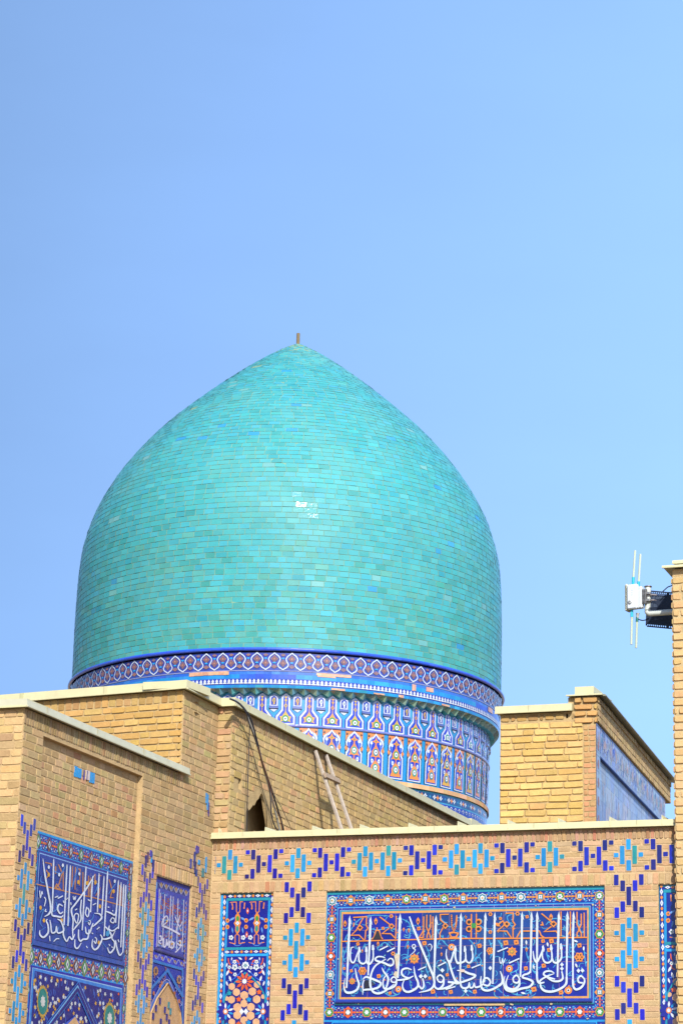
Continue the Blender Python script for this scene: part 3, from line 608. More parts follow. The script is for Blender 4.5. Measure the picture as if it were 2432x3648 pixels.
o.g.v += oH.g.v; n0 = len(o.g.v)-len(oH.g.v); o.g.f += [tuple(i+n0 for i in f) for f in oH.g.f]; o.g.c += oH.g.c
o.g.build('white_inscription', M_GLAZE, fpan)
# lower panel under the inscription
o = Orn(Pp, None, .002)
LB = by0-.165
o.rect(PU0, 1.2, PU1, LB, COB, 0); o.rect(PU0, LB-.022, PU1, LB, TUR, 1); frame(o, (PU0+.1, 1.3, PU1-.1, LB-.018), (.012, .014, .012, .05, .01), (SKYB, COB, SKYB, LIL, COB), 1)
for s_, u in ((0, PU0+.055), (1, PU1-.055)): band(o, u, LB-.1, u, 1.5, .12, 12, (3, 2), COB, ORR)
o.g.build('lower_panel', M_GLAZE, fac)

# ---- narrow panels either side
def niche_panel(mir, X0, X1):
    # drawn in the enlarged photo pixels of the left panel, mirrored for its twin
    X0 += .006; X1 += .006
    q = homog([cE((100, 160)), cE((1010, 150)), cE((965, 2340)), cE((22, 2340))], [(X0, NT), (X1, NT), (X1, NT-(2185/4.7208)/308), (X0, NT-(2185/4.7208)/308)])
    T = (lambda p: q(cE(p))) if not mir else (lambda p: ((X0+X1)-q(cE(p))[0], q(cE(p))[1]))
    o = Orn(Pp, T, .002)
    a = [q(cE((20, 2340)))[1]]
    o2 = Orn(Pp, None, .0); o2.rect(X0, 1.2, X1, NT, (30, 34, 150), 0)
    o.g.v += o2.g.v; o.g.f += o2.g.f; o.g.c += o2.g.c
    L = lambda xt, xb, y: xt+(xb-xt)*(y-160)/2180
    def strip(xt0, xb0, xt1, xb1, y0, y1, col, Lr): o.poly([(L(xt0, xb0, y0), y0), (L(xt1, xb1, y0), y0), (L(xt1, xb1, y1), y1), (L(xt0, xb0, y1), y1)], col, Lr)
    strip(96, 20, 1012, 968, 140, 188, TEAL, 1)
    strip(92, 20, 134, 62, 185, 2340, SKYB, 1); strip(185, 115, 222, 155, 250, 2340, TUR, 1); strip(905, 850, 945, 895, 250, 2340, TUR, 1)
    strip(1005, 955, 1014, 968, 180, 2340, TEAL, 1)
    o.poly([(190, 235), (945, 228), (945, 275), (190, 280)], TURG, 2); o.poly([(165, 1040), (915, 1035), (915, 1080), (162, 1085)], TURG, 2); o.poly([(155, 1150), (905, 1145), (905, 1185), (152, 1190)], SKYB, 2)
    y = 215; k = 0
    while y < 2340:
        c = L(160, 80, y); d = L(978, 905, y)
        if k % 2: o.dia(c, y, 24, 56, WHT, 3); o.dia(c, y, 7, 14, COBL, 4); o.dia(d, y-40, 24, 56, WHT, 3); o.dia(d, y-40, 7, 14, COBL, 4)
        else: o.ell(c, y, 22, 26, ORG if y < 1750 else ORR, 3, 8); o.ell(d, y-40, 20, 26, ORG if y < 1750 else ORR, 3, 8)
        y += 86; k += 1
    for yy, x0, x1 in ((205, 255, 880), (1118, 205, 870)):
        for k in range(9):
            x = x0+(x1-x0)*k/8
            if k % 2 == 0: o.dia(x, yy-k*1, 44, 24, WHT, 3); o.dia(x, yy-k, 12, 8, COBL, 4)
            else: o.ell(x, yy-k, 24, 24, ORG, 3, 8)
    o.poly([(222, 285), (900, 280), (880, 1035), (195, 1040)], (18, 32, 142), 2)
    for cx in (390, 722):
        dx = -(0)
        o.rib([(cx-75, 300), (cx-32, 300), (cx-30, 455), (cx-5, 480), (cx+28, 455), (cx+32, 295), (cx+80, 295)], 14, ORG, 3, False)
        o.rib([(cx-140, 305), (cx-75, 300)], 12, ORG, 3, False); o.rib([(cx-110, 320), (cx-95, 370), (cx-100, 420)], [22, 16, 26], ORG, 3); o.rib([(cx+110, 310), (cx+105, 370), (cx+98, 410)], [22, 16, 26], ORG, 3)
        b = cx-8
        o.poly([(b-45, 530), (b-10, 480), (b+10, 480), (b+42, 530), (b+38, 600), (b+62, 640), (b+38, 690), (b+36, 770), (b+5, 820), (b-15, 820), (b-42, 770), (b-40, 690), (b-66, 645), (b-40, 600)], ORG, 3)
        o.ell(b, 570, 26, 44, GRN, 4); o.ell(b-4, 735, 26, 50, (60, 150, 130), 4); o.flower(b, 645, 36, 4, WHT, 5, .2); o.ell(b, 645, 9, 9, COBL, 6, 6)
        o.rib([(b-40, 985), (b-42, 850), (b-8, 815), (b+30, 850), (b+28, 980)], 14, ORG, 3, False); o.rib([(b-140, 960), (b-40, 985)], 13, ORG, 3, False); o.rib([(b+28, 980), (b+130, 960)], 13, ORG, 3, False)
        for s in (-1, 1):
            o.leaf(b+s*95, 575, 60, s*.5+(math.pi if s < 0 else 0), (110, 160, 225), 3, .35); o.leaf(b+s*88, 760, 55, 1.4, (90, 150, 220), 3, .3)
            o.flower(b+s*105-5, 880, 44, 5, WHT, 4, .15); o.flower(b+s*105-5, 880, 24, 3, (120, 150, 150), 5, .3)
        o.rib([(b-80, 970), (b-30, 1010), (b+40, 1005), (b+90, 950)], 12, (80, 140, 215), 3)
    for x in (228, 548, 868):
        for q_ in (-1, 1):
            o.ell(x-20*(x < 800), 600+(0 if q_ < 0 else 105), 32, 36, ORG, 3); o.ell(x-20*(x < 800), 600+(0 if q_ < 0 else 105), 10, 14, (110, 60, 30), 4, 8)
    o.rib([(215, 655), (540, 650), (870, 640)], 18, ORG, 2, False)
    o.leaf(552, 445, 55, math.pi/2, ORR, 3, .5); o.leaf(540, 830, 55, math.pi/2, ORR, 3, .5); o.ell(552, 445, 9, 20, WHT, 4, 6); o.ell(540, 830, 9, 18, WHT, 4, 6)
    # flowers over the arch
    o.poly([(190, 1190), (885, 1185), (870, 2340), (150, 2340)], (18, 32, 140), 2)
    for s in (-1, 1):
        X = lambda d: 525+s*d
        for x, y, r in ((190, 1280, 38), (185, 1370, 58), (95, 1380, 32), (280, 1370, 34), (180, 1490, 36)): o.flower(X(x), y, r, 5, WHT, 4, .16, 1.5); o.flower(X(x), y, r*.5, 3, (110, 140, 140), 5, .3)
        for x, y, r, a in ((95, 1225, 42, -.5), (325, 1330, 40, 1.3), (310, 1460, 55, 1.1), (265, 1560, 55, 1.9), (320, 1640, 45, 1.9), (70, 1440, 34, .6), (240, 1230, 30, 1.4)): o.leaf(X(x), y, r, (a if s > 0 else math.pi-a), WHT, 4, .4)
        o.rib([(X(105), 1340), (X(130), 1270), (X(170), 1250)], 20, ORR, 3); o.rib([(X(300), 1220), (X(290), 1290), (X(260), 1330)], 18, ORR, 3); o.rib([(X(230), 1470), (X(280), 1440), (X(290), 1390)], 20, ORR, 3)
        o.rib([(X(80), 1300), (X(240), 1310), (X(230), 1220)], 14, (60, 110, 220), 3); o.rib([(X(60), 1430), (X(200), 1560), (X(320), 1600)], 14, (60, 110, 220), 3)
    o.flower(525, 1340, 66, 8, WHT, 4, .1); o.flower(525, 1340, 40, 6, (120, 160, 170), 5, .25); o.leaf(530, 1225, 40, 1.57, ORR, 4, .5)
    # the pointed arch of star tiles
    arch = [(150, 2340), (140, 2050), (170, 1880), (250, 1730), (380, 1580), (520, 1460), (660, 1560), (790, 1700), (868, 1850), (880, 2050), (872, 2340)]
    o.poly(arch, (36, 40, 130), 3); o.rib(arch, 24, TURG, 4, False)
    ins_ = lambda x, y: 1500+abs(x-515)*1.02+60 < y and 175 < x < 850
    hx = 0
    for (x, y, r) in ((290, 1690, 60), (372, 1785, 66), (508, 1840, 74), (648, 1775, 70), (730, 1660, 60), (285, 1910, 66), (725, 1905, 70), (200, 1890, 40), (838, 1860, 40), (505, 1975, 66), (390, 2040, 74), (625, 2035, 70), (390, 2170, 72), (620, 2180, 74), (508, 2260, 70), (295, 2290, 62), (720, 2290, 64)):
        o.flower(x, y, r, 6, PEACH, 4, .04, .52)
    for (x, y, c) in ((250, 1800, TURG), (768, 1785, ORR), (415, 1905, ORR), (592, 1910, TUR), (415, 2320, ORR), (590, 2300, TUR), (205, 2340, TUR)): o.star(x, y, 66, 5, (30, 30, 110), 5, .6, -1.57); o.star(x, y, 50, 5, c, 6, .6, -1.57)
    o.ell(512, 1610, 110, 110, (26, 28, 120), 5, 16)
    for k in range(10): o.leaf(512+105*math.cos(k*.628), 1610+100*math.sin(k*.628), 62, k*.628, ORR, 6, .45)
    o.ell(512, 1605, 40, 40, WHT, 7)
    for x in (185, 840):
        o.star(x, 2110, 165, 10, (34, 36, 150), 5, .7)
        for k in range(10):
            xx = x+98*math.cos(k*.628+.3)
            if 140 < xx < 890: o.leaf(xx, 2110+98*math.sin(k*.628+.3), 52, k*.628+.3, (WHT if k % 2 else TUR), 6, .42)
        o.ell(x, 2110, 44, 50, ORG, 6); o.ell(x, 2110, 26, 30, WHT, 7)
    o.dia(465, 2110, 42, 55, WHT, 5); o.dia(540, 2110, 42, 55, WHT, 5)
    return o.g
niche_panel(False, LX0, LX1).build('narrow_tile_panel', M_GLAZE, fac)
niche_panel(True, RX0, RX1).build('narrow_tile_panel', M_GLAZE, fac)

# ================================================================== WING (side wall on the left, in raking light)
WA = Plane((XW, 0, 0), (0, 1)); WF = Plane((0, 21.16, 0), (1, 0))
wing = thing('brick_wing', 'lower brick wing at the left edge with tall blue inscription panel in its side wall', 'wing', (XW-1.5, 23, 0))
WY0, WY1, WT = 21.16, 25.995, 6.325
BAY = (21.60, 24.00, 1.2, 6.125, .060); P2H = (24.485, 25.465, 1.2, 5.10, .028)
g = Geo(); wall(g, WA, WY0, WY1, 0, WT, [BAY, P2H], MOR_W, .4)
wall(g, WF, -15.5, XW-.402, 0, WT, [], MOR_W, .4); g.build('wall', M_MORTAR, wing)
g = Geo()
P1H = (21.66, 23.98, 1.2, 5.19); PB = Plane((XW-.060, .12, 0), (0, 1))
lay(g, WA, WY0, WY1, 5.30, WT-.16, .081, .24, .014, .0045, BR_O+[(190, 160, 112)], .004, [BAY[:4], (24.2, 25.7, 5.30, 5.32)])
soldier(g, WA, WY0, 25.0, WT-.155, WT-.005, .055, .012, .008, [(176, 150, 106), (168, 142, 98), (184, 154, 108)], .004)
lay(g, WA, 25.0, WY1, WT-.16, WT, .081, .24, .014, .007, BR_O, .004)
lay(g, WA, WY0, WY1, 2.6, 5.24, .066, .22, .012, .0045, BR_W, .003, [BAY[:4], (P2H[0], P2H[1], 2.6, 5.10), (24.3, 25.6, 5.10, 5.24)])
soldier(g, WA, 24.35, 25.6, 5.11, 5.245, .068, .011, .009, BR_W+[(226, 160, 112)])
lay(g, WA, 24.05, WY1, 5.25, 5.30, .05, .22, .012, .006, BR_W, .003)
lay(g, WA.shift(-.060), BAY[0], BAY[1], 5.20, 6.12, .078, .17, .014, .0045, BR_O+[(192, 162, 112), (204, 156, 114)], .004)
lay(g, WA.shift(-.060), BAY[0], BAY[1], 2.6, 5.19, .066, .22, .012, .0045, BR_W, .003, [P1H])
lay(g, WF, -15.5, XW, 4.95, WT-.01, .082, .27, .012, .006, BR_O+BR_T, .005)
lay(g, WF, -15.5, XW, 2.6, 4.95, .068, .25, .012, .005, BR_W+BR_T, .003)
g.build('brickwork', M_BRICK, wing)
g = Geo(); coping(g, WA, WY0-.03, 25.14, WT, WT+.082, .06, .4, .03, 0, .012, col=(222, 217, 184)); coping(g, WF, -15.5, XW+.055, WT-.003, WT+.079, .06, .4, 0, 0, .010); g.build('coping', M_METAL, wing)  # side run greyer than the front return: its dimmer light is in the colour
g = Geo(); abox(g, -13.5, 23.2, WT-.1, 4.1, 3.4, .12, lin((180, 160, 125))); g.build('roof', M_DIRT, wing)
g = Geo()
for u, items in ((21.375, (('C', 5.03), ('T', 4.50), ('C', 4.0), ('T', 3.50))), (24.228, (('C', 4.93), ('T', 4.47), ('C', 3.99), ('T', 3.53))), (25.745, (('C', 5.0), ('T', 4.47), ('C', 3.95), ('T', 3.42)))):
    for k, v in items: bannai(g, WA, k, u, v, True, .068, 1., .99)
def stick(P, u, v, w_, hgt, c, h=.0): box(g, P, u-w_/2, u+w_/2, v-hgt/2, v+hgt/2, h, h+.013, lin(c))
for (px, cc, hh) in (((835, 1005), TUR, .11), ((852, 1010), TUR, .11), ((870, 1020), TUR, .10), ((885, 1028), TUR, .10), ((899, 1030), TUR, .10), ((935, 1045), (70, 60, 140), .10), ((966, 1050), (64, 50, 130), .10), ((1002, 1070), TUR, .11), ((1018, 1075), TUR, .11), ((1032, 1080), TUR, .11), ((1047, 1083), TUR, .11)):
    u, v = WA.uv(d1(px)); stick(PB, u, v, .02, hh, cc, 0.)
u, v = WA.uv(d1((980, 1050))); stick(PB, u, v, .09, .10, (226, 206, 190), -.0015)
for (px, cc, w_, hh) in (((222, 935), TUR, .03, .12), ((233, 970), TUR, .03, .18), ((241, 1030), (60, 50, 140), .022, .16)):
    u, v = WA.uv(d4(px)); stick(WA, u, v, w_, hh, cc)
for (px, cc, w_, hh) in (((135, 310), COBD, .04, .13), ((160, 255), (90, 60, 90), .03, .11), ((197, 215), (60, 60, 170), .05, .07), ((208, 260), TUR, .02, .12), ((226, 365), COBD, .045, .13),
                         ((697, 340), (60, 60, 150), .04, .11), ((745, 280), COBD, .04, .16), ((772, 165), (60, 60, 160), .05, .09), ((790, 165), (60, 60, 160), .04, .07), ((752, 390), COBD, .04, .14), ((765, 455), COB, .05, .08), ((800, 325), TUR, .05, .055), ((850, 455), TEAL, .06, .10), ((888, 355), TUR, .035, .18)):
    u, v = WA.uv(d3(px)); stick(WA, u, v, w_, hh, cc)
g.build('glazed_bricks', M_GLAZE, wing)

# ---- tall inscription panel of the wing

o = Orn(PB, None, .003)
A0, A1 = 21.545, 23.86
o.rect(A0, 2.4, A1, 5.18, (44, 66, 160), 0)
o.rect(A0, 5.155, A1, 5.18, TUR, 1); o.rect(A1-.012, 2.4, A1, 5.155, TURG, 1)
band(o, A0+.06, 5.075, A1-.06, 5.075, .15, 9, (6, 5), (40, 44, 130), ORR); band(o, A0+.06, 3.93, A1-.06, 3.93, .19, 11, (6, 5), COB, ORR)
band(o, A1-.066, 5.0, A1-.066, 2.8, .105, 11, (5, 6), COB, ORR); band(o, A0+.04, 5.0, A0+.04, 2.8, .085, 11, (5, 6), COB, ORR)
rbd = o.g.build('rosette_border', M_OLDGLAZE, wing)
o = Orn(PB, None, .012)
IX0, IX1, IB, IT = 21.60, 23.735, 4.045, 5.0
x0, y0, x1, y1 = frame(o, (IX0, IB, IX1, IT), (.010, .024, .012, .006), (TUR, (52, 60, 150), (140, 180, 225), COB))
o.rect(IX0, IB, IX1, IB+.06, (52, 84, 165), 3); wpan = o.g.build('inscription_panel', M_OLDGLAZE, wing); rbd.parent = wpan
Fq = [WA.uv(d2(p)) for p in ((440, 470), (1362, 750), (1335, 1655), (375, 1400))]
fx0, fx1 = 21.655, 23.69; ft, fb = 4.955, 4.095
hw = homog([d2(p) for p in ((440, 470), (1362, 750), (1335, 1655), (375, 1400))], [(fx0, ft), (fx1, ft), (fx1, fb), (fx0, fb)])
o = Orn(PB, None, .021)
for i in range(6):
    for j in range(4):
        o.rect(fx0+(fx1-fx0)*i/6+.002, fb+(ft-fb)*j/4+.001, fx0+(fx1-fx0)*(i+1)/6-.002, fb+(ft-fb)*(j+1)/4-.001, vary((42, 66, 152), 5, 3), 0)
o.g.build('inscription_field', M_OLDGLAZE, wpan)
o = Orn(PB, lambda p: hw(d2(p)), .024)
OW = (196, 132, 74)
for pts in ([(385, 790), (700, 870), (1000, 940), (1350, 1040)], [(480, 560), (545, 575), (545, 600)], [(490, 640), (520, 690), (490, 730)], [(590, 600), (590, 680)], [(620, 580), (660, 680), (620, 800), (580, 840)], [(670, 650), (670, 860)], [(770, 600), (760, 820)], [(800, 610), (795, 850)], [(830, 630), (850, 630), (845, 800), (820, 760)], [(880, 660), (880, 880)], [(940, 700), (940, 930)], [(960, 720), (958, 930)], [(1010, 680), (1010, 800)], [(1060, 700), (1080, 700)], [(1020, 920), (1070, 830), (1050, 930)], [(1165, 740), (1200, 860), (1180, 940), (1215, 940)], [(1280, 800), (1280, 1010)], [(1300, 820), (1300, 1030)], [(1320, 830), (1320, 1040)], [(575, 830), (640, 845), (600, 790), (580, 830)]): o.rib(pts, 11, OW, 0, False)
for pts in ([(440, 700), (430, 760), (470, 780)], [(420, 1100), (460, 1060), (420, 1200), (450, 1260)], [(560, 640), (640, 680), (690, 600)], [(760, 850), (800, 700), (820, 600)], [(540, 1100), (600, 1060), (590, 980)], [(1000, 900), (1040, 800), (980, 760)], [(1160, 900), (1210, 820), (1240, 780)], [(540, 1330), (600, 1300), (620, 1260)], [(900, 1210), (980, 1180), (1000, 1120)], [(1060, 1230), (1140, 1200)], [(700, 1080), (740, 1180), (700, 1240)], [(1210, 1280), (1260, 1240)], [(800, 1240), (860, 1200)], [(420, 1300), (480, 1260)], [(1100, 1440), (1140, 1500)]): o.rib(pts, 12, (70, 130, 200), 0, True, .4, 4)
for x, y in ((425, 1045), (460, 1185), (650, 1185), (1065, 1035), (1057, 1440), (515, 690), (1215, 870), (830, 770), (925, 780), (1015, 770)): o.ell(x, y, 14, 24, OCH, 1, 8)
o.g.build('scrolls_and_angular_lettering', M_OLDGLAZE, wpan)
o = Orn(PB, lambda p: hw(d2(p)), .029); WI2 = (222, 230, 240)
for x0, y0, x1, y1 in ((566, 520, 548, 1090), (706, 580, 672, 1240), (742, 590, 715, 1250), (908, 600, 870, 1300), (980, 700, 960, 1100), (1050, 670, 1035, 1100), (1104, 700, 1085, 1130), (1142, 650, 1112, 1370), (1262, 745, 1238, 1220), (1292, 770, 1270, 1290), (1322, 790, 1300, 1500), (1345, 800, 1325, 1560)):
    o.rib([(x0, y0), (x0-2, y0+50), ((x0+x1)/2, (y0+y1)/2), (x1, y1)], [4, 14, 15, 12], WI2, 0)
for pts, w_ in (([(452, 520), (470, 680), (500, 860), (530, 1040), (512, 1110), (462, 1142)], [6, 20, 20, 22, 22, 8]), ([(540, 1085), (548, 1130), (590, 1140), (640, 1150), (664, 1130)], [16, 20, 22, 20, 10]), ([(660, 1030), (620, 1010), (604, 1060), (630, 1110), (664, 1090)], [10, 18, 20, 18, 10]), ([(575, 935), (612, 920)], 14), ([(606, 945), (662, 918)], 14),
              ([(415, 860), (422, 940), (438, 870), (445, 900)], 10), ([(462, 930), (478, 960), (462, 1030)], 12), ([(478, 1060), (470, 1085), (488, 1085)], 12),
              ([(495, 1170), (482, 1190), (500, 1240), (500, 1320), (450, 1370), (412, 1340), (412, 1290)], [8, 14, 18, 22, 24, 20, 6]), ([(520, 1180), (530, 1240), (540, 1320), (580, 1310), (590, 1250), (600, 1320), (640, 1320), (668, 1290), (640, 1200), (600, 1170)], [8, 16, 18, 20, 14, 18, 20, 20, 18, 10]),
              ([(1000, 690), (920, 830), (800, 1000), (752, 1070), (770, 1180), (765, 1280), (770, 1400)], [6, 20, 20, 20, 16, 18, 8]), ([(860, 960), (850, 1080), (856, 1180), (800, 1260), (770, 1300)], [14, 18, 18, 18, 8]), ([(800, 1110), (830, 1130), (810, 1220), (780, 1150), (800, 1110)], 14), ([(790, 1075), (815, 1060)], 12),
              ([(770, 920), (775, 960), (785, 930), (790, 965), (800, 920)], 8), ([(745, 990), (750, 1020)], 12), ([(665, 970), (672, 995)], 12), ([(695, 960), (715, 940)], 10),
              ([(920, 1040), (905, 1110), (930, 1150), (945, 1090), (930, 1050)], 14), ([(930, 960), (960, 975)], 14), ([(985, 1020), (1020, 1000)], 12), ([(1000, 1110), (1060, 1120), (1082, 1165), (1020, 1230), (985, 1260)], [6, 18, 22, 20, 10]),
              ([(905, 1260), (915, 1330), (950, 1330), (975, 1260), (990, 1220)], [10, 18, 20, 18, 10]), ([(940, 1190), (960, 1200), (950, 1240), (935, 1210)], 12),
              ([(670, 1270), (665, 1350), (700, 1420), (730, 1370), (760, 1400), (790, 1340)], [10, 18, 16, 16, 18, 10]), ([(560, 1420), (590, 1390), (620, 1390)], 12), ([(515, 1355), (520, 1415)], 12),
              ([(830, 1290), (830, 1380), (850, 1420), (880, 1400), (930, 1390), (945, 1290)], [12, 18, 20, 20, 20, 12]), ([(790, 1400), (790, 1480), (820, 1500), (860, 1440)], [10, 18, 18, 8]),
              ([(1010, 1380), (1030, 1400), (1020, 1450), (1000, 1420)], 14), ([(985, 1400), (980, 1480), (1010, 1520), (1050, 1490), (1090, 1400), (1070, 1350)], [8, 18, 22, 22, 18, 12]), ([(1090, 1400), (1140, 1400), (1195, 1370), (1150, 1290), (1120, 1260)], [14, 20, 22, 20, 12]),
              ([(1130, 1090), (1180, 1110), (1232, 1130), (1245, 1030)], [14, 20, 20, 8]), ([(1200, 1160), (1180, 1200), (1215, 1220), (1225, 1180), (1200, 1160)], 14), ([(1170, 1250), (1165, 1290), (1210, 1310), (1265, 1270)], [10, 16, 18, 12]), ([(1150, 1040), (1165, 1050)], 14), ([(1200, 1080), (1208, 1090)], 14),
              ([(1235, 1310), (1200, 1390), (1230, 1440), (1225, 1510), (1180, 1560), (1150, 1500)], [8, 16, 18, 20, 22, 8]), ([(1240, 1420), (1260, 1520), (1290, 1590), (1320, 1560)], [14, 20, 20, 10]), ([(1165, 1460), (1180, 1480)], 12), ([(1195, 1490), (1210, 1500)], 12), ([(1030, 1290), (1062, 1265)], 12), ([(975, 1330), (990, 1340)], 12), ([(915, 1475), (930, 1500)], 10), ([(1270, 1410), (1280, 1440)], 12)):
    o.rib(pts, [x*.86 for x in w_] if isinstance(w_, list) else w_*.86, WI2, 0)
o.poly([(1130, 1320), (1165, 1300), (1175, 1340), (1155, 1375), (1130, 1365)], (60, 150, 200), 1)
for x, y in ((660, 590), (512, 610), (835, 680), (1220, 760), (620, 690)): o.ell(x, y, 11, 20, WHT, 1, 8)
o.g.build('white_inscription', M_OLDGLAZE, wpan)
# arched tile field under it
TW = lambda p: WA.uv(cW(p))
o = Orn(PB, TW, .008)
def fr_(d, col, L): o.poly([(190+d*.6, 225+d), (1325-d*.55, 495+d*1.25), (1300-d*.55, 1250), (120+d*.6, 1250)], col, L)
fr_(-50, TUR, 0); fr_(-36, (40, 44, 160), 1); fr_(-6, (150, 190, 225), 2); fr_(4, (60, 130, 210), 3); fr_(38, (36, 36, 120), 4)
rnd = random.Random(5)
for i in range(330):
    x = rnd.uniform(170, 1290); y = rnd.uniform(280, 1240)
    if y < 285+(x-190)*.245 or x < 215-(y-225)*.07: continue
    k = rnd.random()
    if k < .34: o.flower(x, y, 15, 5, (206, 208, 206), 6, .2, rnd.uniform(0, 6), 2.0)
    elif k < .6: o.flower(x, y, 15, 5, (214, 164, 64), 6, .25, rnd.uniform(0, 6), 2.0)
    elif k < .66: o.ell(x, y, 10, 18, ORR, 6, 8)
    else: o.rib([(x, y-40), (x+8, y), (x-2, y+40)], 7, (70, 110, 200), 5, True, .4, 3)
for x, y in ((308, 655), (1160, 870)):
    o.flower(x, y, 78, 22, (196, 156, 62), 7, .06, 0, 2.8); o.ell(x, y, 62, 168, (40, 130, 120), 8, 18); o.flower(x, y, 32, 8, (210, 210, 200), 9, .14, 0, 2.5)
ch = [(260, 1130), (400, 940), (755, 470), (965, 955), (1050, 1150)]
o.rib(ch, 78, (60, 130, 210), 9, False); o.rib(ch, 62, (40, 40, 130), 10, False); o.rib([(x-8, y-10) for x, y in ch], 14, (120, 180, 225), 11, False); o.rib([(x+5, y+26) for x, y in ch], 12, (52, 46, 110), 11, False)
o.poly([(560, 955), (715, 840), (790, 955), (860, 1250), (350, 1250)], (60, 90, 190), 10); o.poly([(600, 965), (715, 850), (775, 960), (850, 1250), (380, 1250)], lin((216, 172, 118)), 11)
o.g.build('arched_tile_field', M_OLDGLAZE, wing)

# ---- small panel of the wing
T3 = lambda p: WA.uv(d3(p)); P3 = Plane((XW-.028, .055, 0), (0, 1))
o = Orn(P3, None, .002); o.rect(P2H[0]-.055, 1.2, P2H[1]-.055, P2H[3], (40, 56, 160), 0)
o.g.build('panel_ground', M_OLDGLAZE, wing)
o = Orn(P3, T3, .004)
o.poly([(285, 560), (660, 680), (655, 760), (270, 640)], (60, 64, 130), 0)
o.poly([(268, 560), (285, 565), (240, 1420), (214, 1420)], (90, 150, 220), 1); o.poly([(270, 650), (310, 650), (270, 1380), (238, 1380)], (30, 30, 196), 2); o.poly([(300, 650), (312, 655), (272, 1380), (262, 1380)], (190, 186, 205), 3)
o.poly([(285, 630), (655, 745), (650, 800), (285, 690)], (64, 74, 170), 2)
o.poly([(310, 680), (640, 790), (605, 1480), (270, 1370)], (70, 78, 170), 2)
for k in range(6): o.flower(330+k*62, 600+k*19, 26, 4, (160, 130, 90), 2, .2, 0, 1.4); o.rib([(300+k*62, 570+k*19), (330+k*62, 640+k*19), (360+k*62, 580+k*20), (362+k*62, 590+k*19)], 8, LIL, 3, True)
for i in range(170):
    x = rnd.uniform(300, 625); y = rnd.uniform(700, 1440)
    if y < 690+(x-310)*.33 or y > 1360+(x-270)*.33: continue
    o.rib([(x-18, y-14), (x, y+10), (x+12, y-18)], 9, rnd.choice([(80, 140, 200), (120, 160, 210), (170, 96, 60), (50, 50, 150)]), 3, True, .3, 3)
for i in range(26):
    x = rnd.uniform(318, 610); y = 830+(x-310)*.55+rnd.uniform(-70, 60); o.rib([(x-22, y-20), (x+4, y-6), (x-6, y+22), (x+20, y+30)], 10, (166, 84, 58), 3, False)
for x0, y0, x1, y1, w_ in ((318, 700, 285, 1370, 9), (372, 715, 340, 1380, 10), (448, 735, 420, 1390, 10), (478, 745, 455, 1410, 9), (538, 770, 520, 1420, 10), (610, 790, 590, 1440, 9), (575, 1180, 505, 1020, 8)): o.rib([(x0, y0), ((x0+x1)/2, (y0+y1)/2), (x1, y1)], w_, (212, 208, 224), 4)
for pts, w_ in (([(330, 1108), (450, 1160), (560, 1222)], 20), ([(330, 1100), (350, 1030), (390, 990), (410, 1040), (380, 1080), (340, 1110)], 13), ([(300, 1250), (320, 1240), (325, 1290), (290, 1310), (320, 1340)], 15), ([(355, 1270), (360, 1380), (385, 1350), (390, 1280)], 13), ([(395, 1280), (400, 1360), (420, 1300)], 13), ([(440, 1300), (430, 1370), (470, 1390), (485, 1330), (450, 1310)], 16), ([(540, 1310), (570, 1300), (560, 1360), (530, 1330)], 15), ([(500, 1450), (550, 1400), (580, 1350)], 13), ([(500, 1000), (530, 1080), (560, 1120), (590, 1060)], 11), ([(560, 980), (530, 1100), (505, 1200)], 10)): o.rib(pts, w_*1.15, (214, 212, 228), 5)
for x, y in ((395, 1055), (450, 1250), (560, 1325), (460, 1340)): o.ell(x, y, 10, 16, OCH, 6, 8)
o.poly([(245, 1375), (612, 1480), (612, 1530), (240, 1415)], (66, 68, 150), 5); o.poly([(240, 1405), (612, 1518), (612, 1540), (245, 1425)], (48, 44, 100), 6)
o.poly([(630, 790), (665, 690), (640, 1500), (615, 1530)], (60, 66, 170), 2)
for k in range(14): o.rib([(648-k*2, 800+k*60), (632-k*2, 830+k*60), (652-k*2, 860+k*60)], 7, LIL, 4, True); o.ell(640-k*2, 830+k*60, 9, 18, (180, 130, 90), 4, 8)
# lower part
o.poly([(215, 1440), (640, 1560), (625, 1660), (215, 1545)], (44, 50, 190), 2)
for k in range(5): o.rib([(240+k*80, 1480+k*22), (270+k*80, 1530+k*22), (300+k*80, 1470+k*24), (320+k*80, 1500+k*22)], 10, LIL, 4); o.flower(260+k*80, 1500+k*22, 20, 5, (170, 130, 80), 3, .2, 0, 1.5)
o.poly([(215, 1530), (605, 1645), (605, 1680), (212, 1565)], (50, 120, 195), 4); o.poly([(205, 1565), (225, 1565), (190, 2350), (170, 2350)], (50, 120, 195), 4); o.poly([(585, 1670), (605, 1672), (600, 2350), (585, 2350)], (50, 120, 195), 4)
o.rib([(200, 1900), (405, 1670), (600, 2010)], 30, (50, 120, 195), 5, False)
for x, y in ((258, 1680), (550, 1790)): o.flower(x, y, 34, 10, (180, 130, 70), 5, .1, 0, 1.8); o.ell(x, y, 12, 30, (60, 50, 90), 6, 10)
arch = [(170, 2352), (185, 2200), (260, 2020), (395, 1830), (500, 2030), (550, 2200), (566, 2352)]
o.rib([(x, y-45) for x, y in arch], 12, LIL, 6, True); o.rib([(x, y-12) for x, y in arch], 22, (50, 110, 200), 6, True)
for i in range(60):
    x = rnd.uniform(200, 610); y = rnd.uniform(1600, 2330)
    if 1830+abs(x-395)*2.2 < y: continue
    if y < 1580+(x-200)*.28: continue
    o.rib([(x-14, y-22), (x+6, y), (x-6, y+28)], 8, rnd.choice([LIL, LIL, (90, 110, 220), (170, 110, 90)]), 5, True, .3, 3)
for pt in ((330, 1830), (310, 1870), (490, 1960), (230, 1960), (550, 2060)): o.ell(pt[0], pt[1], 14, 28, (190, 110, 60), 6, 8)
